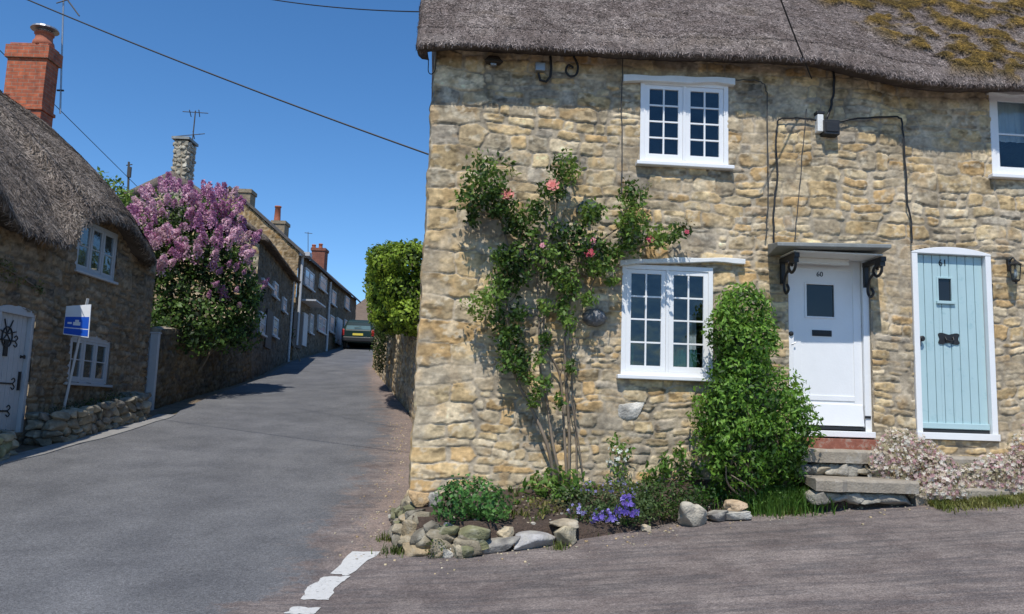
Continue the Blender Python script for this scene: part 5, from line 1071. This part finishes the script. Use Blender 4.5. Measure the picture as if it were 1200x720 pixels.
LB = [lp(205, 262, 20.6, (42*S, .8, 36*S)), lp(250, 258, 20.8, (32*S, .7, 28*S)), lp(180, 282, 20.0, (28*S, .6, 30*S)), lp(238, 300, 20.2, (48*S, .9, 36*S)), lp(272, 332, 20.6, (33*S, .7, 34*S)), lp(215, 338, 19.8, (42*S, .8, 34*S)), lp(192, 318, 19.6, (22*S, .6, 34*S)), lp(270, 295, 21.0, (26*S, .6, 26*S)), lp(232, 368, 20.0, (42*S, .8, 22*S)), lp(280, 364, 20.8, (26*S, .6, 22*S)), lp(200, 372, 19.3, (28*S, .6, 20*S)), lp(292, 345, 21.6, (18*S, .5, 20*S)), lp(215, 395, 19.4, (34*S, .5, 20*S)), lp(255, 392, 20.6, (34*S, .5, 20*S)), lp(188, 395, 18.8, (18*S, .4, 24*S)), lp(282, 388, 21.8, (22*S, .5, 22*S))]
foliage('foliage', lil, LB, 2300, .12, [(.018, .038, .010), (.035, .075, .015), (.065, .13, .025), (.12, .20, .045)], 101, shell=.45, rough=.35, freq=1.6, gap=-.18, aspect=.6, jitter=.8)
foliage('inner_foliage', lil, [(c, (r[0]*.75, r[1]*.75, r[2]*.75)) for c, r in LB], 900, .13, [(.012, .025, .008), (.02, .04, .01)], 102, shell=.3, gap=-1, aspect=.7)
bstems(lil, np.array([-8.3, 20.3, 1.7]), [c for c, r in LB], .05, seed=9, bend=.4, name='trunk')
# blossom heads: three shapes of panicle, each head a part
heads = []
for s in range(4):
    rs3 = np.random.RandomState(200+s); n = 150; t = rs3.random(n)**.8; Lh = .26; a = rs3.uniform(0, 6.283, n); rr = .085*(1-t)**.6*np.sqrt(rs3.uniform(.4, 1, n))+.008; P = np.stack([rr*np.cos(a), rr*np.sin(a), t*Lh], -1); Nn = np.stack([np.cos(a), np.sin(a), .5+0*a], -1)
    pal = [[(.44, .24, .38), (.54, .34, .48), (.35, .17, .30)], [(.58, .42, .52), (.66, .52, .60), (.48, .31, .42)], [(.40, .19, .33), (.48, .27, .42), (.31, .13, .26)], [(.58, .45, .52), (.48, .35, .42), (.40, .30, .32)]][s]
    pc_ = np.array(pal)[rs3.randint(0, 3, n)]*np.array((1.10, .98, .92)); V, F, C = leaves(P, Nn, .042, pc_, rs3, aspect=.9, jitter=.5, droop=0); me = None
    o = mesh('blossom', V, F, M['petal'], None, cols=C); heads.append(o.data); bpy.data.objects.remove(o)
rs = random.Random(77); rs3 = np.random.RandomState(5); cand = []
while len(cand) < 215:
    i = rs.randrange(NB); c, r = LB[i]; d = rs3.normal(size=3); d[1] = -abs(d[1]); d /= np.linalg.norm(d); p = c+d*np.array(r)*rs.uniform(.95, 1.18)
    zrel = (p[2]-2.9)/3.9; ok = zrel > .42+.22*rs.random() or (zrel > .25 and rs.random() < .06)
    if p[0] > -6.6 and zrel < .62: ok = False
    if any((((p-np.array(c2))/np.array(r2))**2).sum() < .8 for c2, r2 in LB): ok = False
    if ok and all(np.linalg.norm(p-q) > .13 for q, _ in cand): cand.append((p, d))
rest = Pile()
for k, (p, d) in enumerate(cand):
    me = heads[0 if k % 5 < 2 else (1 if k % 5 < 4 else 2+(k//5) % 2)]; sc = rs.choice([.7, .9, 1.1, 1.3, 1.55])*rs.uniform(.9, 1.1); up = Vector((d[0]*.9, d[1]*.9, abs(d[2])+.35)); q = up.to_track_quat('Z', 'Y')
    if k < 100:
        o = bpy.data.objects.new('blossom', me); COL.objects.link(o); o.parent = lil; o.location = p-ROOT[lil][0]; o.rotation_mode = 'QUATERNION'; o.rotation_quaternion = q; o.scale = (sc,)*3
    else:
        V = np.array([q @ (v.co*sc) for v in me.vertices])+p; Cc = np.array([x.color[:3] for x in me.color_attributes['Col'].data]); rest.add(V, [tuple(f.vertices) for f in me.polygons], Cc)
o = rest.go('blossom_mass', M['petal'], lil, smooth=False); o['kind'] = 'stuff'
# green tree behind the cottage roof
def tree(name, label, base, bl, seed, pal, size=.14, dens=1100, trunk=.14, cat='tree', **kw):
    t = plant(name, label, cat, base); foliage('crown', t, bl, dens, size, pal, seed, shell=.3, rough=.35, freq=.9, gap=-.15, aspect=.55, **kw); bstems(t, base, [c for c, r in bl], trunk, seed=seed, bend=.5, name='trunk'); return t
tree('garden_tree', 'bright green leafy tree showing behind cottage thatch left of the lilac', (-10.8, 22, 1.9), [(atY(122, 232, 22), (.6, .7, .65)), (atY(142, 243, 22), (.55, .7, .6)), (atY(112, 250, 22), (.6, .7, .75)), (atY(152, 262, 21.6), (.6, .7, .8)), (atY(116, 216, 22), (.22, .3, .3)), (atY(132, 222, 22), (.2, .3, .3))], 103, [(.05, .10, .015), (.09, .16, .025), (.14, .22, .04)])
# ================================================================== HOUSES UP THE STREET
def fwin(fr, root, r, m='white_dull', nl=2, name=None, y=-.10):
    u0, u1, z0, z1 = r; b = B(fr); t = .07; b.box(u0, u0+t, y, .05, z0, z1); b.box(u1-t, u1, y, .05, z0, z1); b.box(u0+t, u1-t, y, .05, z1-t, z1); b.box(u0+t, u1-t, y, .05, z0, z0+t)
    for k in range(1, nl): uu = u0+(u1-u0)*k/nl; b.box(uu-.03, uu+.03, y, .05, z0+t, z1-t)
    zz = (z0+z1)/2; b.box(u0+t, u1-t, y+.01, .03, zz-.02, zz+.02); b.box(u0-.06, u1+.06, y-.07, y, z0-.06, z0); w = b.go('window', M[m], root)
    g = B(fr); g.box(u0+t, u1-t, y+.02, y+.024, z0+t, z1-t); g.go('pane', M['farpane'], w); return w
M['farpane'] = mat('far pane', (.36, .37, .39), .15, .3, 2, .05, 5)  # pale tone paints in reflections and curtains behind the panes
def frect(fr, x0, y0, x1, y1): return rect(x0, y0, x1, y1, 0, fr)
# ---- thatched house beyond the lilac
Fm = Frame((-7.9, 25.0, 0), 97.8); mh = thing('thatched_house', 'shaded thatched house behind the lilac with stone gable and chimney', 'house', Fm)
eA, eB = Fm.px(288, 273, .3), Fm.px(339, 325, .3); zA = 6.95; zB = 6.85
wallpanel('wall', Fm, 0, 8.1, 1.8, 7.15, .05, mh, seed=51, relief=.05, grey=.5, cols=(.28, .27, .265), topf=lambda u: 6.82+0*u)  # street front: shade multiplied into the stone colour, gable left undarkened
gf = Frame(Fm.w(np.array([0, 5.4, 0])), 97.8-90)
wallpanel('gable_wall', gf, 0, 5.4, 1.5, 9.3, .05, mh, seed=52, relief=.05, quoin=.5, topf=lambda u: 6.6+1.95*(1-np.abs(u-2.7)/2.7))
b = B(Fm); b.box(0.1, 8.1, 5.2, 5.4, 1.5, 6.9); b.prism([(8.0, 1.5), (8.1, 1.5), (8.1, 7), (8.0, 7)], 0, 5.2); b.go('rear_wall', M['plainstone'], mh)
us = np.arange(-.10, 8.5, .3); es = Fm.w(np.stack([us, 0*us-.32, 0*us+6.68], -1)); rg = Fm.w(np.stack([us, 0*us+2.75, 0*us+8.72], -1)); closed_thatch('roof', es, rg, mh, nt=24, straw=5000, seed=53, bulge=.05, thick=.2, pal=LTH)
closed_thatch('roof', Fm.w(np.stack([us, 0*us+5.8, 0*us+6.68], -1)), rg, mh, nt=24, straw=3000, seed=54, thick=.2, bulge=.05, pal=LTH)
q0, q1 = atY(201, 222, 24.7), atY(223, 165, 24.7); b = B(); pz = Pile(); rs = random.Random(4); 
b.box(q0[0]+.03, q1[0]-.03, 24.55, 25.2, 7.2, q1[2]-.05); ch = b.go('chimney', M['plainstone'], mh)
zz = 7.3
while zz < q1[2]-.03:
    for xk in range(3):
        w = (q1[0]-q0[0])/3; pz.add(*boulder((q0[0]+w*(xk+.5)+rs.uniform(-.03, .03), 24.60, zz), (w*1.1, .18, .15), rs, [(.36, .32, .24), (.28, .25, .19), (.42, .38, .30)], ang=0, n=1))
    for yk in range(3): pz.add(*boulder((q1[0]-.03, 24.66+.2*yk, zz), (.18, .22, .15), rs, [(.42, .36, .28), (.35, .3, .24)], ang=0, n=1))
    zz += .135
pz.go('chimney_stones', M['loose'], ch)
b = B(); xx = (q0[0]+q1[0])/2; b.box(q0[0]-.05, q1[0]+.05, 24.48, 25.25, q1[2]-.02, q1[2]+.06); b.go('chimney_cap', M['lead'], ch)
an = thing('tv_aerial', 'spindly double aerial on the rubble chimney of thatched house behind lilac', 'aerial', at=(q1[0]-.05, 24.9, q1[2])); b = B(); p0 = np.array([q1[0]-.02, 24.9, q1[2]-.5]); p1 = atY(229, 130, 24.9); b.tube([p0, p1], .02, 5, world=True); b.go('mast', M['thincable'], an)
for (xa, ya, xb, yb) in ((214, 131, 244, 133), (206, 160, 240, 157), (222, 129, 224, 137), (233, 129, 234, 137), (226, 154, 228, 163)):
    b = B(); b.tube([atY(xa, ya, 24.9), atY(xb, yb, 25.3)], .014, 5, world=True); b.go('arm', M['thincable'], an)
for (x0, y0, x1, y1, nl) in ((301, 366, 308, 392, 1), (317, 372, 323, 395, 1), (318, 331, 323, 349, 1), (329, 349, 333, 366, 1)): fwin(Fm, mh, frect(Fm, x0, y0, x1, y1), nl=nl)
r_ = frect(Fm, 309, 363, 316, 409); b = B(Fm); b.box(r_[0], r_[1], -.09, .03, r_[2], r_[3]); b.go('door', M['brownpaint'], mh)
r_ = frect(Fm, 304, 332, 318, 335); b = B(Fm); b.box(r_[0], r_[1], -.12, .0, r_[2], r_[2]+.08); b.go('ledge', M['white_dull'], mh)
b = B(Fm); b.tube([(8.0, -.08, 6.7), (8.0, -.08, 3.0)], .05); b.go('downpipe', M['white_dull'], mh)
# ---- tall gabled row further up
Fr_ = Frame((-9.05, 34.0, 0), 92.5); fh = thing('terraced_house', 'long shaded house row with lit tan gable end and dark tiled roof', 'house', Fr_)
qa = Fr_.px(345, 290, .2); qb = Fr_.px(415, 350, .2); LR = 17.0; z_a, z_b = 8.15, 8.45; ap = atY(271, 223, 34.0); va = float((ap-Fr_.O)@Fr_.v); za_ = ap[2]
wallpanel('wall', Fr_, 0, LR, 3., 8.6, .07, fh, seed=55, relief=.04, cols=(.30, .29, .285), grey=.5, topf=lambda u: z_a+(z_b-z_a)*u/LR)  # shade of the street side put into the stone colour
gf = Frame(Fr_.w(np.array([0, 2*va, 0])), 2.5); GP = [(.22, .175, .115), (.25, .195, .13), (.20, .16, .105), (.23, .175, .10)]
wallpanel('gable_wall', gf, 0, 2*va, 2.8, za_+.1, .06, fh, seed=56, relief=.04, pal=GP, cols=(1, .92, .8), topf=lambda u: z_a+(za_-z_a)*(1-np.abs(u-va)/va)-.03)
b = B(Fr_); b.box(.1, LR, 2*va-.2, 2*va, 3, z_a); b.prism([(LR-.1, 3), (LR, 3), (LR, z_b), (LR-.1, z_b)], 0, 2*va); b.go('rear_wall', M['plainstone'], fh)
def slope(fr, root, u0, u1, v0, z0, v1, z1, z0b=None, z1b=None, t=.12, m='tile', over=.25, name='roof'):
    z0b = z0 if z0b is None else z0b; z1b = z1 if z1b is None else z1b; n = 12; V = []
    s = (z1-z0)/(v1-v0); v0o = v0-over*(1 if v1 > v0 else -1)
    for i in range(n+1):
        k = i/n; u = u0+(u1-u0)*k; za = (z0+(z0b-z0)*k)-abs(s)*over; zb = z1+(z1b-z1)*k; w = .03*math.sin(k*9)
        V += [(u, v0o, za+w), (u, v0o, za+t+w), (u, v1, zb+t+w), (u, v1, zb+w)]
    b = B(fr); b.add(V, [(i*4+j, i*4+(j+1) % 4, (i+1)*4+(j+1) % 4, (i+1)*4+j) for i in range(n) for j in range(4)]+[(0, 1, 2, 3), (n*4+3, n*4+2, n*4+1, n*4)]); return b.go(name, M[m], root)
slope(Fr_, fh, -.12, LR+.3, 0, z_a, va, za_, z_b, za_+.25); slope(Fr_, fh, -.12, LR+.3, 2*va, z_a, va+.001, za_, z_b, za_+.25)
def stack(xa, ya, xb, yb, Y, d, m, root, pots=(), zlow=1.5, label=None, capd=.05):
    p0, p1 = atY(xa, yb, Y), atY(xb, ya, Y); b = B(); b.box(p0[0], p1[0], Y, Y+d, p0[2]-zlow, p1[2]-.16); b.box(p0[0]-capd, p1[0]+capd, Y-capd, Y+d+capd, p1[2]-.16, p1[2]); c = b.go('chimney', M[m], root)
    for (px, top, w) in pots:
        q = atY(px, top, Y+d/2); r = w/960*Y/2; b = B(); b.lathe((q[0], Y+d/2, p1[2]), [(r*1.1, 0), (r, .1), (r*.85, q[2]-p1[2]-.08), (r*1.05, q[2]-p1[2]-.06), (r*1.02, q[2]-p1[2])], 12); b.go('chimney_pot', M['pot'], c, smooth=True)
    return c
M['tanstone'] = mat('tan stone', (.25, .20, .135), .95, .35, 7, .8, 14, bdist=.03)
stack(275, 222, 294, 245, 34.3, .7, 'tanstone', fh); stack(317, 259, 334, 284, 40, .8, 'tanstone', fh, pots=((326, 242, 8),), zlow=2)
M['darkbrick'] = mat('sooty brick', (.20, .075, .05), .9, .35, 6, .6, 14)
stack(364, 291, 381, 312, 47, .8, 'darkbrick', fh, pots=((368, 287, 5), (376, 286, 5)), zlow=2)
for (x0, y0, x1, y1, nl, mm) in ((355, 317, 366, 338, 2, 0), (373, 322, 381, 341, 1, 0), (387, 341, 392, 358, 1, 0), (403, 348, 408, 363, 1, 0), (371, 371, 380, 390, 2, 0), (385, 370, 390, 390, 1, 0), (402, 375, 406, 396, 1, 0), (361, 368, 365, 391, 1, 0)): fwin(Fr_, fh, frect(Fr_, x0, y0, x1, y1), nl=nl)
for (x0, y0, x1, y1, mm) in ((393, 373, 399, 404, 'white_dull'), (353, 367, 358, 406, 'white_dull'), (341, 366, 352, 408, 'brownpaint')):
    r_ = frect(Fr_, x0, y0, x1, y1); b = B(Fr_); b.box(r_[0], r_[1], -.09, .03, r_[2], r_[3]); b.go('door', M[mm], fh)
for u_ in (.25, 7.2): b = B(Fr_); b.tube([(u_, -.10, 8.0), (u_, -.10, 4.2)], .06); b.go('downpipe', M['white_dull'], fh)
b = B(Fr_); b.box(-.02, .5, -.45, -.02, z_a-.18, z_a-.02); b.go('eaves_box', M['white_dull'], fh)
b = B(Fr_); b.box(.7, 3.0, -.7, 0, 6.15, 6.22); b.go('door_hood', M['white_dull'], fh)
an = thing('tv_aerial', 'tiny distant aerial above the roof between the two brick chimneys', 'aerial', at=atY(390, 300, 48)); b = B(); b.tube([atY(361, 300, 48), atY(361, 272, 48)], .02, 5, world=True); b.tube([atY(357, 273, 48), atY(366, 274, 48)], .018, 5, world=True); b.go('mast', M['thincable'], an)
# ---- barn at the top of the street
Fb = Frame((-14.5, 60.0, 0), 20); bn = thing('barn', 'brown roofed low building at top of street behind the parked car', 'barn', Fb)
b = B(Fb); b.add([(1, .05, 4), (14.8, .05, 4), (14.8, 6, 4), (1, 6, 4), (1, .05, 7.25), (14.8, .05, 8.4), (14.8, 6, 8.4), (1, 6, 7.25)], [(0, 1, 5, 4), (1, 2, 6, 5), (2, 3, 7, 6), (3, 0, 4, 7), (4, 5, 6, 7), (0, 3, 2, 1)]); b.go('wall', M['brownpaint'], bn); slope(Fb, bn, -.3, 16.3, 0, 8.1, 3, 10.6, t=.15, m='tile2', over=.4) if False else None
M['tile2'] = mat('brown tile', (.16, .115, .085), .9, .25, 3, .6, 8, stretch=(1, 1, 4), bdist=.03)
b = B(Fb); b.add([(.6, -.4, 7.35), (15, -.4, 8.6), (15, 6.4, 8.6), (.6, 6.4, 7.35), (6.0, 3, 11.9), (13, 3, 12.3), (.6, -.4, 7.2), (15, -.4, 8.45), (15, 6.4, 8.45), (.6, 6.4, 7.2)], [(0, 1, 5, 4), (1, 2, 5), (2, 3, 4, 5), (3, 0, 4), (0, 6, 7, 1), (1, 7, 8, 2), (2, 8, 9, 3), (3, 9, 6, 0), (6, 9, 8, 7)]); b.go('roof', M['tile2'], bn)
b = B(Fb); b.box(4.6, 5.5, -.02, .05, 6.4, 7.6); b.go('window', M['white_dull'], bn)
# ---- garden wall with hedge on the right of the lane
rw = pathwall('garden_wall', [(-1.20, 14.6), (-1.75, 16.5), (-2.30, 19.1), (-3.45, 23.8), (-5.15, 31.0)], [3.15, 3.35, 3.7, 4.3, 4.9], 'sunlit rubble garden wall under the hedge on right of lane', 76, flip=True, relief=.07, rowsz=(.12, .24))
# its end pier facing down the lane, and the short return against the cottage
pathwall('wall_return', [(-.9, 14.45), (-1.25, 14.5)], [3.1, 3.15], 'short rubble wall return joining garden wall to cottage corner', 77, flip=False)
hd = plant('hedge', 'bright green ivy covered hedge on top of the right lane wall', 'hedge', (-2.2, 18.5, 3.2))
HB = []
for (x, yv, Y, r) in ((463, 312, 18.2, (.60, 1.0, .50)), (482, 308, 17.6, (.55, .8, .48)), (452, 322, 19.5, (.45, 1., .62)), (455, 345, 19.0, (.46, 1.0, .5)), (478, 345, 17.8, (.60, .8, .62)), (460, 372, 18.6, (.42, .9, .38)), (484, 372, 17.4, (.5, .6, .42)), (452, 338, 23, (.5, 1.8, .9)), (452, 362, 23, (.45, 1.6, .7)), (495, 330, 18.2, (.6, 1., .8)), (447, 303, 18.4, (.32, .6, .30)), (488, 301, 17.7, (.4, .6, .28)), (466, 299, 18.0, (.4, .6, .26))): HB.append((atY(x, yv, Y), r))
foliage('foliage', hd, HB, 4600, .085, [(.08, .14, .012), (.14, .22, .02), (.21, .31, .03), (.29, .40, .05)], 111, shell=.72, rough=.10, freq=2.2, gap=-.45, aspect=.75, jitter=.55)
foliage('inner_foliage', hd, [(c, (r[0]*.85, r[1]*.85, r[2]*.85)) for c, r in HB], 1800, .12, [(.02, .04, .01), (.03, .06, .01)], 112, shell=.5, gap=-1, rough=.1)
foliage('hanging_ivy', hd, [(atY(445, 398, 22.5), (.22, .6, .5)), (atY(446, 420, 23.5), (.16, .6, .5)), (atY(450, 385, 21), (.3, .6, .3))], 5000, .07, [(.03, .06, .012), (.06, .10, .02)], 113, shell=.3, gap=-.3)
bstems(hd, np.array([-1.9, 18.5, 3.0]), [c for c, r in HB], .04, seed=3, bend=.3, name='branches')
tree('lane_shrub', 'small green shrub at foot of the far house row', gnd(383, 407), [(gnd(382, 408)+np.array([0, 0, .35]), (.5, .5, .45)), (gnd(388, 407)+np.array([0, 0, .25]), (.4, .5, .35))], 121, [(.04, .07, .02), (.07, .11, .03)], size=.12, dens=1500, trunk=.02, cat='shrub')
bp = (-8.4, 33.2, 3.3); pt = plant('wall_shrub', 'dark pot shrub hanging beside far house doorway', 'shrub', bp); foliage('foliage', pt, [(atY(336, 385, 33.3), (.35, .35, .3)), (atY(338, 396, 33.3), (.3, .3, .35))], 1500, .1, [(.02, .04, .01), (.04, .07, .02)], 122, shell=.3); b = B(); b.tube([bp, tuple(atY(336, 388, 33.3))], .03, 5, world=True); b.go('stem', M['stem'], pt)
# ================================================================== PARKED CAR
cg = float(hgt(-8.1, 43.2)); Fc = Frame((-8.03, 42.8, cg), 1.5); car = thing('parked_car', 'dark green estate car parked at top of the lane seen from behind', 'car', Fc)
M['carpaint'] = mat('dark green car paint', (.012, .028, .024), .22, .1, 3, 0, spec=.6); M['tyre'] = mat('tyre', (.02, .02, .02), .85, .2, 20, .2, 40); M['redlens'] = mat('red lens', (.42, .02, .015), .25, .1, 9, 0); M['plate'] = mat('yellow plate', (.70, .55, .08), .4, .05, 9, 0); M['carglass'] = mat('car glass', (.10, .16, .16), .05, .1, 2, 0, spec=.8)  # car glass colour lightened to stand for reflected light
zc = .05; hw = .84
def section(v, half, z0, z1, top, tw):   # car cross-section outline
    return [(-half, z0), (-half-.03, (z0+z1)/2), (-half, z1), (-tw, top-.06), (-tw+.1, top), (tw-.1, top), (tw, top-.06), (half, z1), (half+.03, (z0+z1)/2), (half, z0)]
secs = [(.0, .78, .38, .86, .90, .74), (.06, .83, .30, .95, .99, .76), (.16, .84, .28, .98, 1.34, .66), (.30, .84, .28, .98, 1.50, .62), (1.2, .84, .25, .98, 1.55, .64), (2.2, .84, .25, .97, 1.50, .63), (2.9, .84, .25, .95, 1.02, .72), (3.8, .80, .26, .84, .88, .68), (4.15, .70, .35, .70, .74, .6)]
V = []; 
for s in secs: V += [(x, s[0], z+zc) for x, z in section(*s)]
k = 10; F = [(i*k+j, (i+1)*k+j, (i+1)*k+(j+1) % k, i*k+(j+1) % k) for i in range(len(secs)-1) for j in range(k)]+[tuple(range(k)), tuple(range(len(V)-1, len(V)-k-1, -1))]
b = B(Fc); b.add(V, F); b.go('body', M['carpaint'], car, bevel=.03)
b = B(Fc); b.add([(-.66, .06, 1.02), (.66, .06, 1.02), (.56, .24, 1.44), (-.56, .24, 1.44), (-.66, .03, 1.02), (.66, .03, 1.02), (.56, .20, 1.44), (-.56, .20, 1.44)], [(0, 1, 2, 3), (7, 6, 5, 4), (0, 4, 5, 1), (1, 5, 6, 2), (2, 6, 7, 3), (3, 7, 4, 0)]); b.go('rear_window', M['carglass'], car)
b = B(Fc); b.box(-.83, .83, -.09, .06, .38, .62); b.go('bumper', M['black'], car, bevel=.04)
for s in (-1, 1):
    b = B(Fc); b.box(s*.78-.07, s*.78+.07, -.02, .1, .68, 1.02); b.go('tail_light', M['redlens'], car, bevel=.02)
    b = B(Fc); b.box(s*.88-.02, s*.88+.08, 2.5, 2.62, .98, 1.14); b.go('wing_mirror', M['black'], car, bevel=.02)
    for v in (.75, 3.35):
        b = B(Fc); b.lathe((s*.76, v, .31), [(.2, -.09), (.30, -.085), (.32, -.05), (.32, .05), (.30, .085), (.2, .09)], 24, 0); w = b.go('wheel', M['tyre'], car, smooth=False); b = B(Fc); b.lathe((s*.76, v, .31), [(.02, -.10), (.19, -.095), (.19, .095), (.02, .10)], 16, 0); b.go('rim', M['metal'], w)
b = B(Fc); b.box(-.27, .27, -.015, .02, .70, .81); b.go('number_plate', M['plate'], car); b = B(Fc); b.tube([(-.2, .02, 1.1), (.15, -.01, 1.16)], .012); b.go('wiper', M['black'], car)

an = thing('tv_aerial', 'short thick aerial pole showing above the green garden tree', 'aerial', at=atY(150, 222, 27)); b = B(); b.tube([atY(150, 232, 27), atY(151, 190, 27)], .035, 6, world=True); b.tube([atY(151, 208, 27), atY(152, 196, 27)], .07, 6, world=True); b.go('mast', M['thincable'], an); b = B(); b.tube([atY(148, 194, 27), atY(155, 193, 27)], .02, 5, world=True); b.go('arm', M['thincable'], an)
